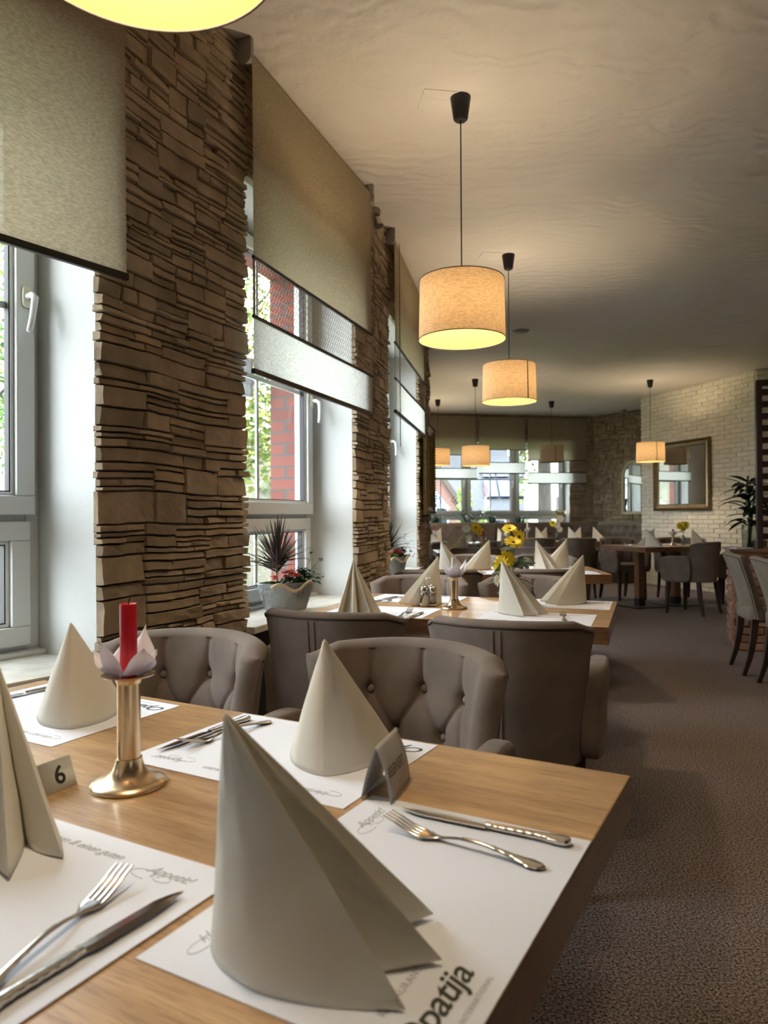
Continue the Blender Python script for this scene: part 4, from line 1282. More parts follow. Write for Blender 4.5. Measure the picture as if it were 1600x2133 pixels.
# ------------------------------------------------------------------ candle holders
def candle_set(prefix, wax, candle_h, z_scale=1.0):
    r = empty('candle_holder')
    k = z_scale
    prof = [(0.0, 0.0), (0.0535, 0.0), (0.0545, 0.003), (0.052, 0.0065), (0.044, 0.009), (0.034, 0.0125), (0.026, 0.019), (0.021, 0.028), (0.0190, 0.036), (0.0185, 0.040)]
    b = MB(); b.lathe(prof, n=48); b.build('holder_base', BRASS, r, smooth='auto')
    b = MB(); b.lathe([(0.0165, 0.0395), (0.0165, 0.150 * k)], n=40); b.build('holder_stem', BRASS, r, smooth='auto')
    zt = 0.150 * k
    b = MB(); b.lathe([(0.0172, zt - 0.002), (0.0190, zt + 0.004), (0.026, zt + 0.007), (0.037, zt + 0.0095), (0.038, zt + 0.011), (0.026, zt + 0.0095), (0.012, zt + 0.0085), (0.0, zt + 0.0085)], n=40)
    b.build('drip_dish', BRASS, r, smooth='auto')
    return r, zt
def tissue_flower(root_name, zt, seed, size=1.0):
    """rumpled paper tissue set round the candle: pointed petals opening outwards"""
    rnd = random.Random(seed); mb = MB()
    for k in range(6):
        a0 = k * pi / 3 + rnd.uniform(-0.25, 0.25); hgt = rnd.choice((0.030, 0.040, 0.062, 0.056)) * size; out = rnd.uniform(0.036, 0.058) * size; wd = rnd.uniform(0.020, 0.028) * size
        ph = rnd.random() * 9
        def fn(u, v, a0=a0, hgt=hgt, out=out, wd=wd, ph=ph):
            s = (u - 0.5) * 2
            w = wd * (0.55 + 0.9 * v * (1 - v) * 1.6) * (1 - v ** 4)
            r = 0.012 + (out - 0.012) * v ** 0.8 - 0.008 * (1 - s * s) * sin(pi * v)
            z = 0.011 + hgt * v ** 1.35 + 0.004 * sin(s * 3 + ph) * v
            t = s * w + 0.003 * sin(v * 7 + ph)
            return (cos(a0) * r - sin(a0) * t, sin(a0) * r + cos(a0) * t, zt + z)
        mb.grid(fn, 11, 12)
    return mb.build('paper_rosette', TISSUE, smooth=True, solid=0.0005)
def candle(h, r, m, wick=True):
    b = MB(); b.lathe([(0, 0), (r, 0), (r, h - 0.004), (r * 0.93, h), (r * 0.6, h - 0.0015), (0, h - 0.004)], n=32)
    o = b.build('candle', m, smooth='auto')
    b = MB(); b.tube([(0, 0, h - 0.004), (0.0005, 0, h + 0.004), (0.003, 0, h + 0.0095)], 0.0009, 6); b.build('wick', WICK, o)
    return o
def candle_group(x, y, z, wax, h, lab, seed, k=1.0, r=0.0118, tissue=1.0, rot=0.0):
    hdr, zt = candle_set('c', wax, h, k)
    hdr.location = (x, y, z); tag(hdr, 'brass candle holder ' + lab, 'candle holder', 'brass candle holders on the tables')
    c = candle(h, r, wax); c.location = (x, y, z + zt + 0.0085); tag(c, ('red' if wax == WAXRED else 'white') + ' candle standing in the brass holder ' + lab, 'candle', 'candles on the tables')
    t = tissue_flower('t', zt, seed, tissue); t.location = (x, y, z); t.rotation_euler = (0, 0, rot)
    tag(t, 'rumpled white paper tissue around the candle ' + lab, 'tissue', 'paper tissues around the candles')
ZTB = 0.7502
candle_group(-0.374, 1.052, ZTB, WAXRED, 0.105, 'on the nearest table', 3, 1.0, 0.0122, 1.0, 2.2)
candle_group(0.292, 3.02, ZTB, WAXWHITE, 0.085, 'on the second table', 5, 0.80, 0.011, 1.15, 0.4)
candle_group(1.10, 7.98, ZTB, WAXRED, 0.09, 'of the fourth window table', 7, 0.75)
candle_group(0.72, 10.15, ZTB, WAXRED, 0.09, 'at the far left, before the dark banquette', 8, 0.75)
candle_group(2.12, 10.65, ZTB, WAXWHITE, 0.16, 'of the banquette corner table', 9, 0.9)
candle_group(3.60, 8.98, ZTB, WAXRED, 0.07, 'on the table by the white brick wall', 10, 0.8)

# ------------------------------------------------------------------ number plaque and tent card
r = empty('number_plaque', (-0.470, 1.022, ZTB), radians(62) )
tag(r, 'small steel tent plaque with the number 6 beside the brass candle holder', 'number plaque')
tilt = Matrix.Rotation(radians(-22), 4, 'X')
b = MB(); b.box((0, 0.0, 0.0215), (0.078, 0.0012, 0.043)); b.xf(tilt); b.build('front_plate', SATIN, r, bevel=0.0003)
tb = Matrix.Translation((0, 0.0335, 0)) @ Matrix.Rotation(radians(22), 4, 'X')
b = MB(); b.box((0, 0, 0.0215), (0.078, 0.0012, 0.043)); b.xf(tb); b.build('back_plate', SATIN, r)
text_part('numeral', '6', 0.036, (0, 0, 0), 0, BLACKP, r, bold=0.0006,
          M=tilt @ Matrix.Translation((0.006, -0.0010, 0.0090)) @ Matrix.Rotation(pi / 2, 4, 'X'))
r = empty('tent_card', (0, 0, ZTB + 0.0012))
tag(r, 'folded grey paper tent card reading reserved, right of the central napkin', 'tent card')
P0 = Vector((-0.034, 0.990)); P1 = Vector((0.006, 0.970)); along = Vector((0.030, 0.092))
ridge0 = (P0 + P1) / 2
def card_side(base, name, bend):
    def fn(u, v):
        q = base.lerp(ridge0, v) + along * u
        n = Vector((0.92, -0.30)) * bend * sin(pi * v) * 1.0
        return (q.x + n.x, q.y + n.y, 0.074 * v)
    b = MB(); b.grid(fn, 6, 12); return b.build(name, CARD, r, smooth=True, solid=0.0004), fn
s1, f1 = card_side(P1, 'front_leaf', 0.005)
s2, f2 = card_side(P0, 'rear_leaf', -0.002)
# handwriting on the front leaf
e_u = Vector((along.x, along.y, 0)).normalized(); e_v = (Vector((ridge0.x - P1.x, ridge0.y - P1.y, 0.074))).normalized()
e_n = e_u.cross(e_v).normalized()
org = Vector((P1.x, P1.y, 0)) + e_u * 0.006 + e_v * 0.030 + e_n * 0.0062
Mx = Matrix(((e_u.x, e_v.x, e_n.x, org.x), (e_u.y, e_v.y, e_n.y, org.y), (e_u.z, e_v.z, e_n.z, org.z), (0, 0, 0, 1)))
text_part('handwriting', 'RESERVIERT', 0.0160, (0, 0, 0), 0, INK_D, s1, shear=0.15, bold=-0.0002, M=Mx @ Matrix.Diagonal((0.82, 1.3, 1, 1)))

# ------------------------------------------------------------------ salt and pepper caddy
def cruet():
    r = empty('cruet_set')
    b = MB(); b.sell((0, 0, 0.006), (0.043, 0.026, 0.006), 0.6, 28, 8); b.build('tray', STEEL, r, smooth=True)
    for s, m in ((-1, PEPPER), (1, SALT)):
        b = MB(); b.lathe([(0.0165, 0.012), (0.017, 0.03), (0.0155, 0.06)], (s * 0.019, 0, 0), n=16); j = b.build('shaker', CLEAR, r, smooth=True)
        b = MB(); b.lathe([(0, 0.013), (0.0145, 0.013), (0.0145, 0.045), (0, 0.046)], (s * 0.019, 0, 0), n=16); b.build('filling', m, j, smooth=True)
        b = MB(); b.lathe([(0.0158, 0.058), (0.0165, 0.062), (0.0160, 0.078), (0.011, 0.084), (0, 0.085)], (s * 0.019, 0, 0), n=16); b.build('shaker_cap', STEEL, j, smooth=True)
    pts = [(0, 0, 0.01), (0, 0, 0.085)] + [(0.018 * sin(a), 0, 0.103 - 0.018 * cos(a)) for a in [2 * pi * k / 16 for k in range(17)]]
    b = MB(); b.tube(pts, 0.0015, 6); b.build('carry_loop', STEEL, r, smooth=True)
    return r
CR = cruet(); GC = 'salt and pepper sets on the tables'
place(CR, (0.190, 3.10, ZTB), -0.35, 'salt and pepper set in a steel carrier beside the white candle of the second table', 'salt and pepper set', GC)
place(CR, (0.98, 5.05, ZTB), 0, 'salt and pepper set beside the flower vase of the third table', 'salt and pepper set', GC)
place(CR, (1.03, 7.88, ZTB), 0, 'salt and pepper set between vase and red candle of the fourth window table', 'salt and pepper set', GC)
place(CR, (3.98, 9.0 - 0.02, ZTB), 0, 'salt and pepper set on the table by the white brick wall', 'salt and pepper set', GC, 1.0)

# ------------------------------------------------------------------ flowers in vases
def leaf_grid(mb, base, d, L, w, curl, roll=0.0, mi=0, n=7, fold=0.15, shape=0):
    d = Vector(d).normalized(); side = d.cross(Vector((0, 0, 1)))
    if side.length < 0.05: side = Vector((1, 0, 0))
    side.normalize(); up = side.cross(d).normalized()
    c, s = cos(roll), sin(roll); side, up = side * c + up * s, up * c - side * s
    base = Vector(base); vs = []; fs = []
    for i in range(n + 1):
        t = i / n
        if shape == 0: ww = w * sin(pi * min(1, t * 0.97 + 0.03)) ** 0.8
        else: ww = w * (1 - t) ** 0.7 * (0.6 + 0.4 * min(1, t * 6))
        p = base + d * (L * t) + Vector((0, 0, -1)) * curl * L * t * t
        vs += [p - side * ww / 2 + up * fold * ww, p, p + side * ww / 2 + up * fold * ww]
    for i in range(n):
        a = i * 3; fs += [(a, a + 1, a + 4, a + 3), (a + 1, a + 2, a + 5, a + 4)]
    mb.add(vs, fs, mi)
def flower_head(mb, c, R, facing, mi, mc, layers=2, n=13, rnd=random):
    f = Vector(facing).normalized(); a = f.cross(Vector((0, 0, 1)))
    if a.length < 0.1: a = Vector((1, 0, 0))
    a.normalize(); b = f.cross(a)
    for ly in range(layers):
        for k in range(n):
            an = 2 * pi * (k + 0.5 * ly) / n + rnd.uniform(-0.1, 0.1)
            d = a * cos(an) + b * sin(an) + f * (0.12 + 0.35 * ly)
            d.normalize(); side = d.cross(f).normalized()
            L = R * (1 - 0.15 * ly) * rnd.uniform(0.9, 1.05); w = R * 0.32
            p0 = Vector(c) + d * R * 0.15
            vs = []
            for t, ww in ((0, 0.35), (0.45, 1.0), (0.8, 0.9), (1.0, 0.3)):
                q = p0 + d * L * t - f * 0.12 * L * t * t
                vs += [q - side * w * ww / 2, q + side * w * ww / 2]
            mb.add(vs, [(0, 1, 3, 2), (2, 3, 5, 4), (4, 5, 7, 6)], mi)
    mb.sell(c, (R * 0.26, R * 0.26, R * 0.2), 1.0, 12, 6, mi=mc)
def vase_flowers(x, y, z, heads, label, vlab, leaves=8, seed=1, vh=0.10, lm=None, spread=0.07):
    rnd = random.Random(seed)
    b = MB(); b.lathe([(0.0, 0.0), (0.024, 0.0), (0.027, 0.01), (0.027, vh * 0.7), (0.018, vh * 0.88), (0.020, vh)], n=24, caps=False)
    v = b.build('glass_vase', CLEAR, smooth=True, solid=0.002, loc=(x, y, z)); tag(v, vlab, 'vase', 'small glass vases on the tables')
    r = empty('flower_bunch', (x, y, z)); tag(r, label, 'flowers', 'cut flower bunches in the vases')
    st = MB(); hd = {}
    for (dx, dy, h, R, m, fd) in heads:
        st.tube([(dx * 0.05, dy * 0.05, 0.006), (dx * 0.12, dy * 0.12, vh), (dx * 0.6, dy * 0.6, vh + (h - vh) * 0.6), (dx, dy, h)], 0.0018, 5)
        hm = MB(); flower_head(hm, (dx, dy, h), R, fd, 0, 1, rnd=rnd)
        hm.build('flower_head', [m, FLOWERC if m == PETALY else PETALY], r)
    st.build('stems', STEM, r, smooth=True)
    lf = MB()
    for k in range(leaves):
        a = rnd.uniform(0, 2 * pi); h0 = rnd.uniform(vh, vh + 0.10)
        leaf_grid(lf, (cos(a) * 0.01, sin(a) * 0.01, h0), (cos(a), sin(a), rnd.uniform(-0.1, 0.7)), rnd.uniform(0.5, 1.0) * spread, spread * 0.42, rnd.uniform(0.1, 0.5), rnd.uniform(-0.8, 0.8))
    if leaves: lf.build('leaves', lm or LEAFGREY, r)
vase_flowers(0.555, 3.10, ZTB, [(-0.055, -0.02, 0.175, 0.038, PETALY, (-0.6, -0.7, 0.2)), (-0.03, -0.01, 0.20, 0.036, PETALY, (0.2, -0.9, 0.3)), (0.0, 0, 0.27, 0.038, PETALY, (0.1, -0.5, 0.85)), (-0.06, -0.02, 0.11, 0.03, PETALW, (-0.7, -0.7, 0))],
             'yellow gerbera bunch with grey-green leaves behind the pleated napkin of the second table', 'glass vase hidden behind the pleated napkin of the second table', 26, 4, 0.10, spread=0.11)
vase_flowers(0.90, 5.08, ZTB, [(-0.015, 0, 0.29, 0.05, PETALY, (0, -0.5, 0.8)), (0.05, 0, 0.235, 0.05, PETALY, (0.5, -0.8, 0.1)), (0.03, 0.02, 0.22, 0.03, PETALY, (0.8, -0.3, 0.1))],
             'tall yellow flowers in the vase of the third table', 'clear glass vase on the third table', 12, 5, 0.11, LEAFIVY, 0.09)
vase_flowers(1.00, 8.02, ZTB, [(0.02, 0, 0.25, 0.06, PETALY, (0, -0.8, 0.4)), (0.06, 0, 0.21, 0.05, PETALY, (0.3, -0.9, 0)), (-0.08, 0, 0.24, 0.05, PETALW, (-0.4, -0.8, 0.1)), (-0.06, 0, 0.13, 0.045, PETALW, (-0.4, -0.8, 0))],
             'yellow and white flowers in the vase of the fourth window table', 'clear glass vase on the fourth window table', 4, 6, 0.11)
vase_flowers(2.58, 10.75, ZTB, [(-0.06, 0, 0.26, 0.05, PETALY, (-0.3, -0.9, 0)), (0.0, 0, 0.24, 0.05, PETALW, (0, -0.9, 0)), (0.05, 0, 0.33, 0.055, PETALW, (0, -0.9, 0.2)), (0.04, 0, 0.17, 0.045, PETALW, (0.2, -0.9, 0))],
             'white and yellow flowers on the banquette corner table', 'clear glass vase on the banquette corner table', 6, 7, 0.12, LEAFG)
vase_flowers(3.74, 9.0, ZTB, [(-0.03, 0, 0.24, 0.05, PETALY, (-0.2, -0.9, 0.2)), (0.03, 0, 0.25, 0.05, PETALY, (0.2, -0.9, 0.3)), (0.0, 0.02, 0.21, 0.04, PETALY, (0, -0.9, 0))],
             'yellow flowers in front of the white brick wall', 'clear glass vase in front of the white brick wall', 6, 8, 0.12, LEAFIVY)

# ------------------------------------------------------------------ pendant lamps
def pendant(x, y, zb, lit, label, seam=None, H=0.272, R=0.198):
    r = empty('pendant_lamp', (x, y, zb)); tag(r, label, 'pendant lamp', 'linen drum pendant lamps')
    top = CEIL_Z - zb
    b = MB(); b.lathe([(R * 0.97, H), (R, 0.0)], n=72, caps=False); s = b.build('lamp_shade', SHADE, r, smooth=True)
    for (rr, z) in ((R * 0.97 + 0.0008, H), (R + 0.0008, 0.0)):
        b = MB(); b.tube([(rr * cos(a), rr * sin(a), z) for a in [2 * pi * k / 72 for k in range(72)]], 0.0022, 6, closed=True)
        b.build('shade_rim', SUEDE, s, smooth=True)
    if seam is not None:
        a0 = radians(seam)
        b = MB(); b.grid(lambda u, v: ((R * (1 - 0.03 * v) + 0.0015) * cos(a0 + (u - 0.5) * 0.05), (R * (1 - 0.03 * v) + 0.0015) * sin(a0 + (u - 0.5) * 0.05), H * v), 3, 2)
        b.build('shade_seam', BARBLK, s)
    b = MB()   # spider that carries the shade
    for k in range(3):
        a = 2 * pi * k / 3 + 0.3; b.tube([(0.02 * cos(a), 0.02 * sin(a), H - 0.05), (R * 0.965 * cos(a), R * 0.965 * sin(a), H - 0.005)], 0.0015, 5)
    b.tube([(0.02 * cos(a), 0.02 * sin(a), H - 0.05) for a in [2 * pi * k / 20 for k in range(20)]], 0.0018, 5, closed=True)
    b.build('shade_spider', PVC, r)
    b = MB(); b.lathe([(0, H - 0.01), (0.008, H - 0.012), (0.020, H - 0.03), (0.020, H - 0.085), (0, H - 0.085)], n=20); b.build('bulb_socket', BLACKP, r, smooth='auto')
    b = MB(); b.sell((0, 0, H - 0.125), (0.028, 0.028, 0.038), 1.0, 20, 12); b.build('bulb', BULB if lit else PETALW, r, smooth=True)
    b = MB(); b.tube([(0, 0, H - 0.015), (0, 0, top - 0.09)], 0.0030, 8); b.build('cord', BLACKP, r)
    b = MB(); b.lathe([(0, top - 0.108), (0.026, top - 0.108), (0.033, top - 0.10), (0.047, top - 0.004), (0.047, top - 0.0005), (0, top - 0.0005)], n=32)
    b.build('ceiling_canopy', BLACKP, r, smooth='auto')
    if lit:
        ld = bpy.data.lights.new('bulb_light', 'POINT'); ld.energy = LAMP_W * lit; ld.color = (1.0, 0.79, 0.52); ld.shadow_soft_size = 0.040
        lo = bpy.data.objects.new('bulb_light', ld); COL.objects.link(lo); lo.parent = r; lo.location = (0, 0, H - 0.125)
    return r
pendant(-0.335, 0.985, 1.94, 1, 'lit drum lamp above the nearest table, cut by the top edge of the photo')
pendant(0.363, 3.30, 1.945, 1, 'largest fully visible linen drum lamp, lit, above the second table')
pendant(0.93, 5.31, 1.975, 1, 'lit linen lamp with a dark seam above the third table', seam=-58)
pendant(1.30, 10.17, 1.84, 0.9, 'pinkish linen lamp hanging lower in front of the far window')
pendant(0.905, 11.95, 1.97, 0.9, 'small lit lamp at the far left beside the third stone pillar')
pendant(2.85, 12.2, 2.03, 0, 'unlit pinkish lamp in front of the right blind of the far window', seam=-85)
pendant(3.82, 10.3, 1.89, 1, 'lit lamp with a dark seam in front of the white brick wall', seam=-85)

for (x, y, z, w) in ((2.60, 1.5, 1.95, 'right of the nearest table, outside the photo'),  # unseen lamps, added to brighten the right side of the room
                     (4.3, 3.4, 1.95, 'over the aisle at the right, outside the photo'), (5.3, 6.2, 1.95, 'right of the slatted screen, outside the photo')):
    pendant(x, y, z, 1, 'added linen fill lamp ' + w)

# ------------------------------------------------------------------ wall spots, smoke detector
def spot(x, y, z, rot, label):
    r = empty('wall_spotlight', (x, y, z), rot); tag(r, label, 'spotlight', 'small metal wall spotlights')
    b = MB(); b.lathe([(0, 0.018), (0.036, 0.018), (0.040, 0.0), (0.036, -0.018), (0, -0.018)], n=24); b.build('mount', SPOTM, r, smooth='auto')
    b = MB(); b.tube([(0, 0, -0.015), (0.02, -0.02, -0.06)], 0.006, 8); b.tube([(0.015, -0.015, -0.045), (0.03, -0.03, -0.10)], [0.018, 0.026], 16); b.build('spot_head', STEEL, r, smooth='auto')
spot(-0.05, 4.50, CEIL_Z - 0.019, 0, 'small metal spotlight on the ceiling beside the large lace-banded blind')
spot(0.42, 6.75, CEIL_Z - 0.019, 0.4, 'small metal spotlight on the ceiling behind the nearest full lamp')
spot(4.42, 13.2, CEIL_Z - 0.019, 0.4, 'dark spotlight at the ceiling above the arched mirror')

b = MB(); b.lathe([(0, -0.022), (0.07, -0.020), (0.09, -0.004), (0.09, 0.0), (0, 0)], n=28)
o = b.build('ceiling_vent', GREYP, smooth='auto', loc=(1.44, 7.5, CEIL_Z - 0.0005)); tag(o, 'flat grey round vent on the ceiling beside the second lamp cord', 'vent')

# ------------------------------------------------------------------ mirrors
def rect_mirror(A, B, z0, z1, fw, off, label, mats=(GOLD, GOLD_D), cat='mirror'):
    """hangs on the wall line A->B (room side is local -y)"""
    r = empty('framed_mirror'); r.matrix_world = frameM(A, B); tag(r, label, cat)
    L = (B - A).length; y = -off
    # stepped frame profile swept round the rectangle
    prof = [(0.0, 0.0), (0.0, -0.030), (0.012, -0.042), (0.028, -0.044), (0.040, -0.030), (0.055, -0.026), (fw - 0.012, -0.020), (fw, -0.010), (fw, 0.0)]
    def ring(d): return [(d, z0 + d), (L - d, z0 + d), (L - d, z1 - d), (d, z1 - d)]
    b = MB(); vs = []; n = len(prof)
    for (d, yy) in prof:
        for (x, z) in ring(d): vs.append((x, y + yy, z))
    fs = [(i * 4 + k, i * 4 + (k + 1) % 4, (i + 1) * 4 + (k + 1) % 4, (i + 1) * 4 + k) for i in range(n - 1) for k in range(4)]
    b.add(vs, fs); fr = b.build('frame', mats[0], r)
    b = MB()   # beaded moulding
    for (d, rr, stepn) in ((0.020, 0.008, 0.026),):
        P = ring(d)
        for k in range(4):
            a = Vector((P[k][0], 0, P[k][1])); c = Vector((P[(k + 1) % 4][0], 0, P[(k + 1) % 4][1]))
            m = int((c - a).length / stepn)
            for i in range(m):
                q = a.lerp(c, i / m); b.sell((q.x, y - 0.044, q.z), (rr * 1.2, rr, rr * 1.2), 1.0, 7, 4)
    b.build('beading', mats[1], fr)
    b = MB(); b.b2(fw - 0.004, L - fw + 0.004, y - 0.006, y - 0.001, z0 + fw - 0.004, z1 - fw + 0.004); b.build('mirror_glass', MIRROR, r)
    return r
ub = (BR1 - BR0).normalized()
rect_mirror(BR0 + ub * 0.36, BR0 + ub * 1.62, 1.19, 2.25, 0.10, 0.025, 'large gilt framed rectangular mirror on the white brick wall')
u3 = (P3E - W3[1]).normalized()
rect_mirror(W3[1] + u3 * 0.10, W3[1] + u3 * 0.72, 1.15, 1.98, 0.08, 0.045, 'gilt framed mirror on the third stone pillar, seen nearly edge-on')
# arched mirror on the stone side wall
u5 = (C3 - C2).normalized()
Am = C2 + u5 * 0.72
r = empty('arched_mirror'); r.matrix_world = frameM(Am, Am + u5); tag(r, 'pale gold arched mirror half hidden behind the white brick wall', 'mirror')
def arch(w, z0, z1, ins):
    w2 = w / 2; zc = z1 - w2
    pts = [(ins, z0 + ins), (w - ins, z0 + ins)] + [(w2 + (w2 - ins) * cos(a), zc + (w2 - ins) * sin(a)) for a in [pi * k / 24 for k in range(25)]]
    return pts
b = MB(); ww = 0.58; rings = [arch(ww, 1.14, 2.14, i) for i in (0, 0.0, 0.045, 0.05)]; ys = [-0.04, -0.075, -0.07, -0.045]
vs = []
for rg, yy in zip(rings, ys): vs += [(p[0], yy, p[1]) for p in rg]
n = len(rings[0]); fs = [(i * n + k, i * n + (k + 1) % n, (i + 1) * n + (k + 1) % n, (i + 1) * n + k) for i in range(3) for k in range(n)]
b.add(vs, fs); b.build('frame', GOLD_P, r)
b = MB(); pa = arch(ww, 1.14, 2.14, 0.045); b.add([(p[0], -0.05, p[1]) for p in pa], [tuple(range(len(pa)))]); b.build('mirror_glass', MIRROR, r)

# ------------------------------------------------------------------ banquette
def bench_run(A, B, m, label, seed=1, nb=6, cut=0.0):
    """back front face along A->B (local -y faces the room), seat in front"""
    r = empty('banquette'); r.matrix_world = frameM(A, B); tag(r, label, 'banquette', 'upholstered banquettes along the far walls')
    L = (B - A).length; sx = L / nb
    btn = []
    for row, z in enumerate((0.90, 0.76, 0.62)):
        for k in range(nb * 2 + 1):
            x = (k + (0.5 if row % 2 else 0)) * sx / 2
            if 0.05 < x < L - 0.05: btn.append((x, z))
    def fn(u, v):
        x = L * u; z = 0.44 + 0.565 * v
        d = 0
        for (bx, bz) in btn:
            q = (x - bx) ** 2 + (z - bz) ** 2
            if q < 0.02: d += 0.028 * exp(-q / 0.0022)
        y = -0.05 + d + 0.03 * (max(0, v - 0.9) / 0.1) ** 2 - 0.01
        return (x, y, z)
    b = MB(); b.grid(fn, int(L / 0.035) + 2, 22); b.b2(0, L, -0.02, 0.12, 0.0, 1.004); bk = b.build('backrest', m, r, smooth='auto')
    b = MB(); b.sell(((L - cut) / 2, -0.32, 0.40), ((L - cut) / 2, 0.27, 0.07), 0.2, 40, 10); b.build('seat', m, r, smooth=True)
    b = MB(); b.b2(0.02, L - cut - 0.02, -0.54, 0.0, 0.0, 0.34); b.build('plinth', DKWOOD, r)
    b = MB()
    for (bx, bz) in btn: b.sell((bx, -0.052 + 0.022, bz), (0.012, 0.008, 0.012), 1.0, 8, 5)
    b.build('tuft_buttons', BUTTON, bk, smooth=True)
    return r
bench_run(Vector((0.30, 12.70)), Vector((1.95, 12.78)), SUEDE, 'dark brown banquette under the left half of the far window', 1, 4)
bench_run(Vector((1.97, 12.78)), Vector((3.72, 12.86)), SUEDE, 'dark brown banquette under the right half of the far window', 2, 5, 0.55)
bench_run(Vector((3.86, 12.86)), Vector((4.38, 12.05)), SUEDE_G, 'light tufted banquette under the arched mirror', 3, 3)

# ------------------------------------------------------------------ divider with lattice
PV = Vector((2.93, 6.02, 0)); DR = radians(-18)
mb = MB(); brick_field(mb, 1.55, 0, 0.78, random.Random(5), 3)
m2 = MB(); brick_field(m2, 0.36, 0, 0.78, random.Random(6), 5); m2.xf(Matrix.Translation((0, 0.36, 0)) @ Matrix.Rotation(-pi / 2, 4, 'Z'))
mb.add(m2.v, m2.f); mb.m = [0] * len(mb.m); mb.b2(0.01, 1.54, 0.01, 0.35, 0, 0.779)
DIVBR = mat('red_divider_brick', (0.26, 0.135, 0.09, 1), 0.9, var=0.3, vscale=9, bump=0.5, bscale=40, attr=0.3)
r = empty('low_brick_divider', PV, DR); tag(r, 'low brick divider with a wooden top behind the armless chairs', 'divider')
mb.build('brickwork', DIVBR, r, tone=True)
for (a0, z0, z1) in ((0.0, 0.78, 0.80), (0.015, 0.801, 0.822), (-0.005, 0.823, 0.845)):
    b = MB(); b.b2(-0.04 + a0, 1.58, -0.05 + a0, 0.40 - a0, z0, z1); b.build('wooden_top', CAPWOOD, r, bevel=0.003)
DM = Matrix.Translation(PV) @ Matrix.Rotation(DR, 4, 'Z')
q = DM @ Vector((0.19, 0.14, 0.846))
r = empty('lattice_screen', q, DR); tag(r, 'tall dark wooden slatted screen at the right edge, standing on the brick divider', 'screen')
for xx in (0.0, 1.25):
    b = MB(); b.b2(xx, xx + 0.045, -0.03, 0.05, 0, 1.42); b.build('post', LATWOOD, r, bevel=0.003)
b = MB(); b.b2(0.045, 1.25, -0.03, 0.05, 1.375, 1.42)
b.build('top_rail', LATWOOD, r, bevel=0.003)
for k in range(13):
    b = MB(); z = 0.075 + 0.1015 * k; b.b2(0.045, 1.25, -0.012, 0.03, z, z + 0.050); b.build('slat', LATWOOD, r, bevel=0.002)
q = DM @ Vector((0.01, -0.02, 0.846))
b = MB(); b.b2(0, 0.15, 0, 0.105, 0, 0.006); o = b.build('menu_booklet', PAPER, loc=q, rotz=0.1); tag(o, 'white booklet lying on the wooden top of the brick divider', 'booklet')

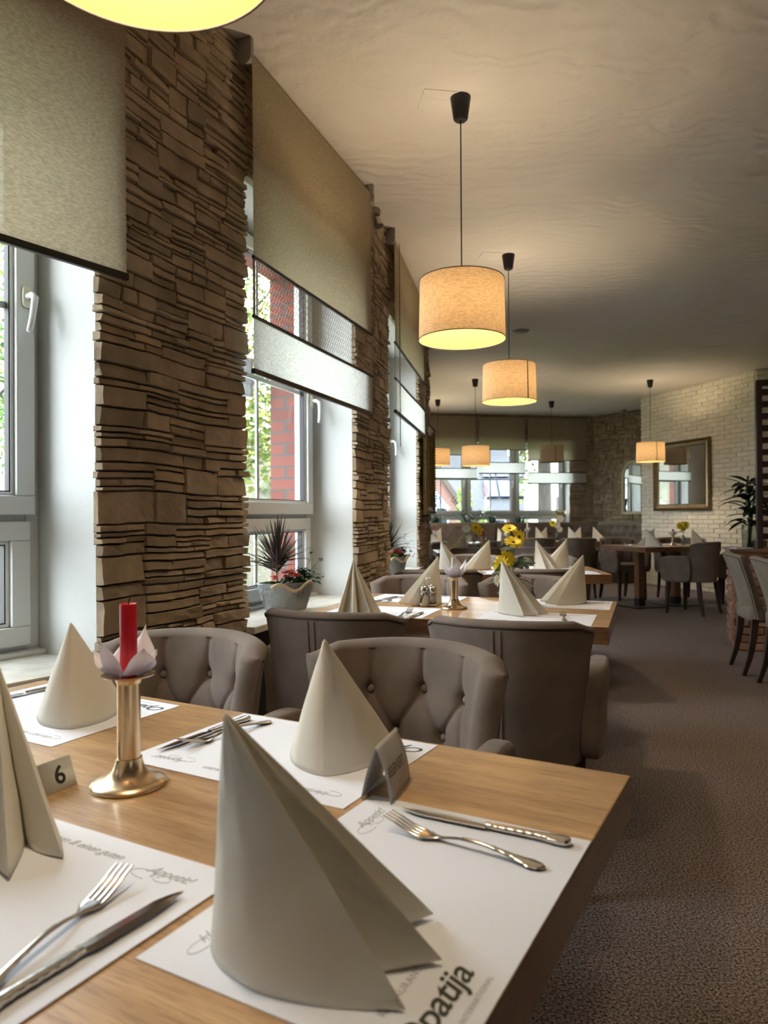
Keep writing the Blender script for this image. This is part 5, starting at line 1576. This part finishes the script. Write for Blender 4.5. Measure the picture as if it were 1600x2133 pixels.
# ------------------------------------------------------------------ plants
def blades(mb, c, n, L, w, rnd, tilt=(0.1, 1.2), curl=0.35, mis=(0,), up=0.0):
    for k in range(n):
        a = rnd.uniform(0, 2 * pi); t = rnd.uniform(*tilt)
        leaf_grid(mb, (c[0], c[1], c[2] + rnd.uniform(0, up)), (sin(t) * cos(a), sin(t) * sin(a), cos(t)), L * rnd.uniform(0.7, 1.0), w * rnd.uniform(0.7, 1.2), curl * rnd.uniform(0.1, 1.0) * t, rnd.uniform(-0.3, 0.3), rnd.choice(mis), 8, 0.25, 1)
def planter(x, y, z, rot, scale, lab, lab2, seed):
    rnd = random.Random(seed)
    r = empty('planter', (x, y, z), rot); r.scale = (scale,) * 3
    tag(r, 'embossed zinc planter ' + lab, 'planter', 'zinc planters on the window sills')
    b = MB(); b.lathe([(0.0, 0.001), (0.100, 0.001), (0.106, 0.006), (0.143, 0.128), (0.148, 0.131), (0.148, 0.135), (0.141, 0.135), (0.136, 0.115), (0, 0.112)], n=48, sy=0.56)
    b.build('bucket', ZINC, r, smooth='auto')
    b = MB()   # embossed leaf sprays
    for k in range(30):
        a = 2 * pi * k / 30; z0 = 0.02 + 0.03 * (k % 3)
        for s in (-1, 1):
            for q in range(4):
                pts = []
                for t in (0, 0.5, 1.0):
                    aa = a + s * (0.02 + 0.10 * t) ; zz = z0 + 0.018 * q + 0.020 * t
                    rr = 0.105 + 0.040 * (zz / 0.131) + 0.0004
                    pts.append((rr * cos(aa), rr * sin(aa) * 0.56, zz))
                if pts[-1][2] < 0.124: b.tube(pts, 0.0011, 4)
    b.build('leaf_relief', ZINC_L, r, smooth=True)
    b = MB(); b.sell((0, 0, 0.110), (0.135, 0.075, 0.022), 0.9, 28, 8); b.build('moss', SOIL, r, smooth=True)
    b = MB()
    pts = [(-0.10 + 0.20 * t, -0.085 - 0.010 * sin(pi * t), 0.128 - 0.018 + 0.020 * sin(t * 7.5 + 0.4) + 0.012 * t) for t in [k / 24 for k in range(25)]]
    b.tube(pts, 0.0085, 8)
    for k in range(24):
        p = Vector(pts[k]); b.sell(p, (0.0095, 0.0095, 0.005), 1, 8, 4, M=Matrix.Rotation(0.9, 3, 'Y'))
    b.build('rope_handle', ROPE, r, smooth=True)
    p = empty('planted_arrangement', (x, y, z), rot); p.scale = (scale,) * 3
    tag(p, 'spiky leaves, red blooms and ivy in the planter ' + lab2, 'plant', 'planted arrangements in the zinc planters')
    b = MB(); b.tube([(-0.045, 0, 0.112), (-0.05, 0, 0.19), (-0.045, 0, 0.23)], 0.007, 7); b.build('trunk', ROPE, p, smooth=True)
    b = MB(); blades(b, (-0.045, 0, 0.180), 120, 0.27, 0.018, rnd, (0.05, 1.35), 0.32, (0, 0, 1), 0.05); b.build('spiky_leaves', [LEAFDK, LEAFRD], p)
    b = MB()
    for k in range(9):
        a = -pi / 2 + rnd.uniform(-1.5, 1.2); leaf_grid(b, (-0.03 + rnd.uniform(-0.04, 0.04), -0.01, 0.122), (cos(a), sin(a) * 0.6, rnd.uniform(0.2, 0.8)), rnd.uniform(0.05, 0.10), 0.036, 0.3, rnd.uniform(-0.4, 0.4), 0, 6, 0.1)
    b.build('broad_leaves', LEAFG, p)
    b = MB()
    for (cx, cy, cz) in ((-0.075, -0.04, 0.165), (-0.02, -0.045, 0.185), (0.01, -0.04, 0.19), (0.035, -0.05, 0.172), (0.02, -0.055, 0.178)):
        for k in range(22):
            q = Vector((cx + rnd.gauss(0, 0.011), cy + rnd.gauss(0, 0.009), cz + rnd.gauss(0, 0.006)))
            b.sell(q, (0.0045, 0.0045, 0.003), 1, 6, 4)
    b.build('red_blooms', PETALR, p)
    b = MB()
    for k in range(210):
        a = rnd.uniform(0, 2 * pi); rr = abs(rnd.gauss(0, 0.045)); c = (0.075 + rr * cos(a) * 1.2, rr * sin(a) * 0.8, 0.125 + rnd.uniform(0, 0.075) * (1 - rr * 5))
        leaf_grid(b, c, (rnd.uniform(-1, 1), rnd.uniform(-1, 1), rnd.uniform(-0.3, 0.6)), rnd.uniform(0.018, 0.032), 0.024, 0.2, rnd.uniform(-1, 1), 0, 3, 0.1)
    for (ex, ey, ez) in ((0.12, -0.02, 0.30), (0.17, -0.03, 0.25), (0.15, 0.02, 0.20), (0.16, -0.05, 0.165)):
        pts = [Vector((0.08, 0, 0.15)).lerp(Vector((ex, ey, ez)), t) + Vector((0.02 * sin(pi * t), 0, 0.01 * sin(pi * t))) for t in (0, 0.25, 0.5, 0.75, 1)]
        b.tube(pts, 0.0009, 4)
        for q in pts[1:]: leaf_grid(b, q, (rnd.uniform(0, 1), rnd.uniform(-1, 1), rnd.uniform(-0.2, 0.6)), 0.03, 0.028, 0.2, 0, 0, 3, 0.1)
    b.build('ivy', LEAFIVY, p)
u2 = (W2[1] - W2[0]).normalized(); o2 = outw(*W2)
q = W2[0] + u2 * 0.53 + o2 * 0.08
planter(q.x, q.y, SILL_Z + 0.0305, atan2(u2.y, u2.x) - 0.75, 0.98, 'on the sill behind the dark chair, left of the second table', 'on the second window sill', 3)
u3w = (W3[1] - W3[0]).normalized(); q = W3[0] + u3w * 0.63 + outs[3] * 0.07
planter(q.x, q.y, SILL_Z + 0.0305, atan2(u3w.y, u3w.x) - 0.6, 1.0, 'on the third window sill behind the stone pillar', 'on the third window sill', 6)
# plants on the far sill
uf = (WF[1] - WF[0]).normalized()
def far_plant(t, kind, label, seed):
    rnd = random.Random(seed); q = WF[0] + uf * t + of * 0.08
    z = SILL_Z + 0.031
    pot = MB(); pot.lathe([(0, 0), (0.055, 0), (0.072, 0.12), (0.075, 0.13), (0.066, 0.13), (0.06, 0.115), (0, 0.112)], n=24)
    po = pot.build('flower_pot', ZINC if kind != 'gold' else PVC, smooth='auto', loc=(q.x, q.y, z)); tag(po, 'pot of the ' + label, 'plant pot', 'pots on the far window sill')
    r = empty('potted_plant', (q.x, q.y, z + 0.112)); tag(r, label, 'plant', 'plants on the far window sill')
    b = MB(); st = MB()
    if kind == 'zz':
        for (ax_, h, lean) in ((-0.5, 0.62, -0.35), (0.3, 0.38, 0.22), (0.9, 0.42, 0.35), (0.1, 0.30, 0.05), (-0.2, 0.34, -0.12)):
            for k in range(13):
                t2 = k / 12; p = Vector((lean * t2 ** 1.3, 0.03 * ax_, h * t2))
                for s in (-1, 1): leaf_grid(b, p, (s * 0.8 + lean, rnd.uniform(-0.3, 0.3), 0.75), 0.11, 0.055, 0.1, 0.0, 0, 4, 0.1)
            st.tube([(lean * (k / 6) ** 1.3, 0.03 * ax_, h * k / 6) for k in range(7)], 0.006, 5)
        st.build('stems', STEM, r)
    elif kind == 'gold':
        for k in range(16):
            a = rnd.uniform(0, 2 * pi); h = rnd.uniform(0.25, 0.5)
            leaf_grid(b, (0, 0, 0.05 + h * 0.35), (cos(a) * 0.5, sin(a) * 0.3, 1), h * 0.62, 0.15, 0.15, rnd.uniform(-0.6, 0.6), 0, 6, 0.2)
            st.tube([(0, 0, 0), (cos(a) * 0.03, 0, 0.05 + h * 0.4)], 0.003, 4)
        st.build('stems', LEAFGOLD, r)
    else:
        blades(b, (0, 0, 0), 90, 0.38, 0.045, rnd, (0.1, 1.2), 0.4)
        for k in range(80):
            a = rnd.uniform(0, 2 * pi); leaf_grid(b, (rnd.gauss(0, 0.07), rnd.gauss(0, 0.05), rnd.uniform(0.1, 0.33)), (cos(a), sin(a), 0.4), 0.06, 0.03, 0.2, 0, 0, 3)
    b.build('foliage', {'zz': LEAFDG, 'gold': LEAFGOLD}.get(kind, LEAFDG), r)
far_plant(0.38, 'bush', 'low dark plant at the left end of the far window sill', 31)
far_plant(1.06, 'zz', 'plant with a tall feathery stem on the far window sill', 32)
far_plant(1.50, 'bush', 'small grey-green plant in the middle of the far window sill', 33)
far_plant(2.06, 'bush', 'small bushy plant under the right blind of the far window', 34)
far_plant(2.90, 'gold', 'yellowish dried plant at the right end of the far window sill', 35)
# dark leafy plant on the divider
PLP = DM @ Vector((0.15, 0.29, 0.8465))
b = MB(); b.lathe([(0.0, 0.0), (0.05, 0.0), (0.055, 0.16), (0.052, 0.2)], n=24, caps=False)
v = b.build('tall_vase', CLEAR, smooth=True, solid=0.003, loc=PLP); tag(v, 'clear glass vase on the divider holding the large dark green plant', 'vase')
r = empty('leafy_plant', PLP); tag(r, 'large dark green leafy plant beside the slatted screen', 'plant')
rnd = random.Random(12)
b = MB(); b.tube([(0, 0, 0.01), (0.01, 0, 0.25), (-0.02, 0.0, 0.45), (0.0, 0, 0.62)], 0.010, 7); b.tube([(0.015, 0.01, 0.01), (0.04, 0.01, 0.3), (0.06, 0, 0.5)], 0.008, 7); b.build('stems', STEM, r, smooth=True)
b = MB()
for k in range(46):
    h = 0.17 + 0.40 * (k / 45); a = k * 2.4 + rnd.uniform(-0.4, 0.4)
    leaf_grid(b, (0.01, 0, h), (cos(a), sin(a) * 0.8, rnd.uniform(-0.05, 0.85)), rnd.uniform(0.18, 0.33), rnd.uniform(0.045, 0.075), rnd.uniform(0.25, 0.7), rnd.uniform(-0.5, 0.5), 0, 9, 0.12)
b.build('foliage', LEAFBLK, r)

# ------------------------------------------------------------------ outside
GZ = -0.75
mb = MB(); mb.b2(-40, 60, -30, 90, GZ - 0.1, GZ); struct(mb.build('floor_street', ASPHALT)).name = 'floor.001'
def slab(name, x0, x1, y0, y1, z0, z1, m, lab=None, cat=None):
    b = MB(); b.b2(x0, x1, y0, y1, z0, z1); o = b.build(name, m)
    return tag(o, lab, cat) if lab else struct(o)
slab('pavement_strip', -3.6, -1.2, -6, 18.9, GZ, GZ + 0.04, PAVE, 'pale pavement strip outside the left windows', 'pavement')
slab('lawn', -10.5, -3.7, 6, 18.9, GZ, GZ + 0.06, LAWN, 'green lawn outside the second window', 'lawn')
slab('lawn', -1.1, 9, 17.5, 24, GZ, GZ + 0.06, LAWN, 'green verge outside the far window', 'lawn')
slab('garden_wall', -8.5, -2.1, 19.0, 19.4, GZ, 3.35, ROUGHCAST, 'rough rendered beige wall seen through the second window', 'wall')
slab('neighbour_house', -22, -11, 4, 24, GZ, 6.5, HOUSE_W, 'pale house standing beyond the trees outside the second window', 'house')

def foliage(mb, c, R, n, size, rnd, mis=(0, 1), flat=1.0):
    for k in range(n):
        d = Vector((rnd.gauss(0, 1), rnd.gauss(0, 1), rnd.gauss(0, 1))).normalized() * (rnd.random() ** 0.45)
        p = Vector((c[0] + d.x * R[0], c[1] + d.y * R[1], c[2] + d.z * R[2]))
        a = Vector((rnd.gauss(0, 1), rnd.gauss(0, 1), rnd.gauss(0, 0.6))).normalized(); b2 = a.cross(Vector((rnd.gauss(0, 1), rnd.gauss(0, 1), rnd.gauss(0, 1)))).normalized()
        s = size * rnd.uniform(0.6, 1.2)
        mb.add([p - a * s, p - b2 * s * 0.6, p + a * s, p + b2 * s * 0.6], [(0, 1, 2, 3)], rnd.choice(mis))
def tree(x, y, tr, th, crowns, label, seed, mats=(FOL_Y, FOL_G), leaf=0.09, bend=0.0):
    rnd = random.Random(seed)
    r = empty('tree', (x, y, GZ + 0.061)); tag(r, label, 'tree', 'trees outside the windows')
    b = MB(); K = 9
    b.tube([(bend * sin(3 * k / K), 0.1 * sin(2 * k / K), th * k / (K - 1)) for k in range(K)], [tr * (1.25 if k == 0 else 1 - 0.4 * k / K) for k in range(K)], 14)
    for k in range(7):
        a = rnd.uniform(0, 2 * pi); z = th * rnd.uniform(0.6, 0.98)
        b.tube([(0, 0, z), (cos(a) * 0.7, sin(a) * 0.7, z + 0.6), (cos(a) * 1.4, sin(a) * 1.3, z + 1.4)], [tr * 0.35, tr * 0.22, tr * 0.08], 6)
    b.build('trunk', BARK, r, smooth=True)
    b = MB()
    for (c, R, n) in crowns: foliage(b, c, R, n, leaf, rnd, (0, 0, 1))
    b.build('foliage', list(mats), r)
tree(-3.0, 10.6, 0.16, 4.2, [((0.4, 0, 4.0), (1.9, 1.6, 1.9), 8000), ((0.5, -1.0, 3.0), (1.3, 1.1, 1.0), 3600)], 'tree with yellow-green leaves outside the second window', 3, leaf=0.052)
tree(-8.2, 13.5, 0.2, 4.5, [((0, 0, 5.0), (2.6, 2.2, 2.6), 6000)], 'green tree farther out beyond the second window', 4, (FOL_G, FOL_Y), 0.085)
tree(4.05, 18.3, 0.20, 5.0, [((-0.55, -0.2, 3.6), (0.35, 0.3, 1.6), 260), ((0.5, 0, 3.8), (1.2, 0.6, 0.45), 330), ((0.9, -0.2, 2.2), (0.35, 0.3, 0.35), 120), ((0, 0, 6), (2.5, 2, 1.6), 1600)],
     'street tree with a thick grey trunk outside the far window', 5, leaf=0.08, bend=0.06)
rnd = random.Random(9)
def bush(x, y, z, R, n, m, label, size=0.06):
    b = MB(); foliage(b, (0, 0, R[2]), R, n, size, rnd, (0,))
    b.tube([(0, 0, 0), (0, 0, R[2])], 0.03, 6)
    o = b.build('bush', m, loc=(x, y, z)); tag(o, label, 'bush', 'bushes outside the windows')
bush(-4.8, 15.5, GZ + 0.061, (0.8, 0.6, 1.1), 900, FOL_G, 'dark green bush outside the lower pane of the second window', 0.07)
bush(2.98, 26.5, GZ, (0.33, 0.33, 1.75), 900, FOL_B, 'slim conical green shrub left of the red and blue road sign', 0.08)
bush(3.72, 26.5, GZ, (0.36, 0.35, 1.08), 800, FOL_B, 'round yellow-green bush below the red and blue road sign', 0.08)
bush(4.8, 25.2, GZ, (0.5, 0.4, 0.95), 500, FOL_G, 'low green bush left of the street tree', 0.07)
b = MB(); foliage(b, (0, 0, 0.84), (2.9, 0.3, 0.84), 2200, 0.06, rnd, (0,))
for k in range(8): b.tube([(-2.4 + 0.7 * k, 0, 0), (-2.4 + 0.7 * k, 0, 1.0)], 0.03, 6)
o = b.build('hedge', FOL_G, loc=(3.4, 16.6, GZ)); tag(o, 'long low green hedge below the far window', 'hedge')
# creeper on the rough wall
b = MB(); rnd = random.Random(14)
for (cx, cz) in ((0, 0.2), (0.25, 0.3), (0.15, -0.5), (-0.1, -0.7), (0.3, -1.0), (0.1, -1.4), (0.3, -1.8)):
    for k in range(14): leaf_grid(b, (cx + rnd.gauss(0, 0.09), -0.03, cz + rnd.gauss(0, 0.06)), (rnd.uniform(-1, 1), -0.5, rnd.uniform(-1, 0.2)), 0.10, 0.09, 0.2, 0, 0, 3)
b.tube([(0.3, -0.01, -3.2), (0.32, -0.01, -1.0), (0.1, -0.01, 0.3)], 0.012, 5)
o = b.build('creeper', FOL_G, loc=(-3.05, 18.98, 2.55)); tag(o, 'green creeper climbing the rough rendered wall', 'climbing plant')
# wall lantern outside window 2
q = W2[1] + outs[2] * (TH + 0.085) - u2 * 0.10
b = MB(); b.lathe([(0, 0), (0.05, 0), (0.055, 0.012), (0.055, 0.07), (0.06, 0.075), (0.06, 0.09), (0.055, 0.095), (0.055, 0.20), (0.06, 0.205), (0.06, 0.22), (0, 0.225)], n=24)
b.b2(-0.02, 0.10, -0.02, 0.02, 0.09, 0.13)
o = b.build('wall_lantern', ZINC, smooth='auto', loc=(q.x - 0.03, q.y, 1.83)); tag(o, 'grey cylindrical lantern on the brick outside the second window', 'lantern')
# parked car outside window 2
def car(x, y, rot, m, label):
    r = empty('parked_car', (x, y, GZ + 0.061), rot); tag(r, label, 'car', 'parked cars outside')
    side = [(-2.1, 0.35), (-2.15, 0.75), (-1.9, 0.95), (-1.2, 1.02), (-0.6, 1.42), (0.7, 1.45), (1.45, 1.0), (2.05, 0.85), (2.15, 0.5), (2.1, 0.3)]
    vs = []; n = len(side)
    for yy, s in ((-0.85, 1), (0.85, 1)):
        vs += [(a, yy * (0.82 if z > 1.1 else 1), z) for a, z in side]
    b = MB(); b.add(vs, [tuple(range(n)), tuple(reversed(range(n, 2 * n)))] + [(i, n + i, n + (i + 1) % n, (i + 1) % n) for i in range(n)])
    b.build('body', m, r, bevel=0.05)
    for s in (-1, 1):
        b = MB(); b.add([(-1.05, s * 0.87, 1.04), (1.25, s * 0.87, 1.04), (0.62, s * 0.735, 1.38), (-0.55, s * 0.735, 1.36)], [(0, 1, 2, 3) if s < 0 else (3, 2, 1, 0)]); b.build('side_window', CARGLASS, r, solid=0.01)
        for xx in (-1.35, 1.3):
            b = MB(); b.tube([(xx, s * 0.68, 0.32), (xx, s * 0.88, 0.32)], 0.32, 20); b.build('wheel', BLACKP, r, smooth='auto')
car(-5.6, 11.4, 1.3, CARDARK, 'dark parked car seen through the lower pane of the second window')
# houses beyond the far window
def house(x0, x1, y0, y1, eave, ridge, wallm, roofm, label, gable_x=False, wins_=()):
    r = empty('house', ((x0 + x1) / 2, (y0 + y1) / 2, GZ)); tag(r, label, 'house', 'houses across the street')
    hx, hy = (x1 - x0) / 2, (y1 - y0) / 2
    b = MB()
    if gable_x:   # gable faces the camera
        vs = [(-hx, -hy, 0), (hx, -hy, 0), (hx, -hy, eave), (0, -hy, ridge), (-hx, -hy, eave)]; vs += [(a, hy, c) for (a, _, c) in vs]
        b.add(vs, [(0, 1, 2, 3, 4), (9, 8, 7, 6, 5), (1, 6, 7, 2), (5, 0, 4, 9), (0, 5, 6, 1), (2, 7, 8, 3), (3, 8, 9, 4)]); b.build('walls', wallm, r)
        rb = MB()
        for s in (-1, 1):
            p = [(0, ridge), (s * (hx + 0.4), eave - 0.4 * (ridge - eave) / hx)]
            rb.add([(p[0][0], -hy - 0.25, p[0][1]), (p[1][0], -hy - 0.25, p[1][1]), (p[1][0], hy, p[1][1]), (p[0][0], hy, p[0][1])], [(0, 1, 2, 3)])
        rb.build('roof', roofm, r, solid=0.22)
    else:
        b.b2(-hx, hx, -hy, hy, 0, eave); b.build('walls', wallm, r)
        rb = MB(); rb.add([(-hx - 0.2, -hy - 0.3, eave - 0.1), (hx + 0.2, -hy - 0.3, eave - 0.1), (hx + 0.2, 0, ridge), (-hx - 0.2, 0, ridge), (-hx - 0.2, hy + 0.3, eave - 0.1), (hx + 0.2, hy + 0.3, eave - 0.1)], [(0, 1, 2, 3), (3, 2, 5, 4)])
        rb.build('roof', roofm, r, solid=0.15)
    for (a, z, w, h) in wins_:
        f = MB(); f.b2(a - w / 2 - 0.07, a + w / 2 + 0.07, -hy - 0.05, -hy - 0.01, z - 0.07, z + h + 0.07); fo = f.build('house_window', HOUSE_W, r)
        g = MB(); g.b2(a - w / 2, a + w / 2, -hy - 0.07, -hy - 0.051, z, z + h); g.build('window_pane', CARGLASS, fo)
    return r
house(-1.5, 4.4, 36, 44, 1.6, 6.0, HOUSE_P, HOUSE_D, 'pinkish gabled house at the left of the far window', True, ((-0.3, 2.6, 0.8, 1.2), (1.2, 1.1, 1.0, 1.1)))
house(1.0, 8.6, 48, 56, 1.4, 7.6, HOUSE_P, SLATE, 'house with a long grey slate roof behind the gabled one', False)
h2 = house(5.1, 9.6, 40, 47, 1.9, 5.4, HOUSE_P, SLATE, 'house with solar panels on its slate roof, behind the red and blue sign', False, ((-1.0, 0.8, 0.7, 0.8), (0.5, 0.8, 0.7, 0.8)))
b = MB()
for k in range(4):
    for j in range(2):
        x = -1.6 + k * 0.8; t0 = 0.25 + 0.33 * j; vs = []
        for (dx, tt) in ((0, t0), (0.72, t0), (0.72, t0 + 0.29), (0, t0 + 0.29)): vs.append((x + dx, -3.8 + 3.8 * tt - 0.1, 1.8 + 3.6 * tt + 0.22))
        b.add(vs, [(0, 1, 2, 3)])
b.build('solar_panels', SOLAR, h2, solid=0.05)
house(7.4, 10.4, 33, 38, 5.2, 6.4, HOUSE_W, SLATE, 'white rendered house left of the street tree trunk')
house(10.9, 14.5, 34, 38, 3.0, 3.6, HOUSE_W, SLATE, 'white house right of the street tree trunk', False, ((-0.9, 0.9, 0.8, 1.1),))
slab('timber_shed', 7.4, 8.3, 29.5, 31, GZ, 1.9, HOUSE_D, 'dark timber shed right of the street tree', 'shed')
r = empty('conservatory', (1.75, 33.2, GZ)); tag(r, 'white glazed bay with a pale teal roof in front of the pink house', 'conservatory')
b = MB(); b.b2(-1.0, 1.0, -0.8, 0.9, 0, 2.2)
for k in range(5): b.b2(-0.98 + 0.47 * k, -0.90 + 0.47 * k, -0.84, -0.8, 0.1, 2.15)
b.build('bay_walls', CARGLASS, r)
b = MB(); b.lathe([(1.35, 2.2), (1.1, 2.45), (0.5, 3.2), (0.0, 3.3)], n=10, caps=False); b.build('bay_roof', CONSERV, r)
slab('garden_cover', 3.2, 5.2, 19.5, 20.4, GZ, 0.62, COPPER, 'teal covered stack below the far window, near the street tree', 'cover')
# signs
r = empty('cycle_path_sign', (2.17, 30.0, GZ)); tag(r, 'round blue sign with white figures at the left of the far window', 'road sign')
b = MB(); b.tube([(0, 0.03, 0), (0, 0.03, 2.8)], 0.03, 8); b.build('sign_post', ZINC, r)
b = MB(); b.tube([(0, 0, 2.49), (0, -0.02, 2.49)], 0.235, 40); b.build('sign_disc', SIGNB, r)
b = MB()
b.b2(-0.2, 0.2, -0.028, -0.021, 2.475, 2.495)
for dx in (-0.03, 0.07): b.tube([(dx, -0.024, 2.53), (dx, -0.024, 2.62)], 0.022, 8); b.sell((dx, -0.024, 2.655), (0.022, 0.008, 0.022), 1, 8, 5)
for dx in (-0.075, 0.075): b.tube([(dx + 0.05 * cos(a), -0.024, 2.37 + 0.05 * sin(a)) for a in [2 * pi * k / 16 for k in range(16)]], 0.009, 5, closed=True)
b.tube([(-0.075, -0.024, 2.37), (-0.02, -0.024, 2.43), (0.05, -0.024, 2.43), (0.075, -0.024, 2.37)], 0.009, 5)
b.build('white_pictogram', SIGNW, r)
r = empty('no_stopping_sign', (2.855, 20.0, GZ), 0.9); tag(r, 'round red and blue no-stopping sign turned sideways in the middle of the far window', 'road sign')
b = MB(); b.tube([(0, 0.03, 0), (0, 0.03, 2.85)], 0.025, 8); b.build('sign_post', ZINC, r)
b = MB(); b.tube([(0, 0, 2.57), (0, -0.015, 2.57)], 0.19, 36); b.build('red_rim', SIGNR, r)
b = MB(); b.tube([(0, -0.016, 2.57), (0, -0.020, 2.57)], 0.145, 36); b.build('blue_field', SIGNB, r)
b = MB()
for s in (-1, 1): b.box((0, -0.022, 2.57), (0.30, 0.004, 0.035), Matrix.Rotation(s * pi / 4, 3, 'Y'))
b.build('red_cross', SIGNR, r)
b = MB(); b.b2(-0.12, 0.12, -0.01, 0.0, 2.12, 2.30); b.build('supplementary_plate', SIGNW, r)
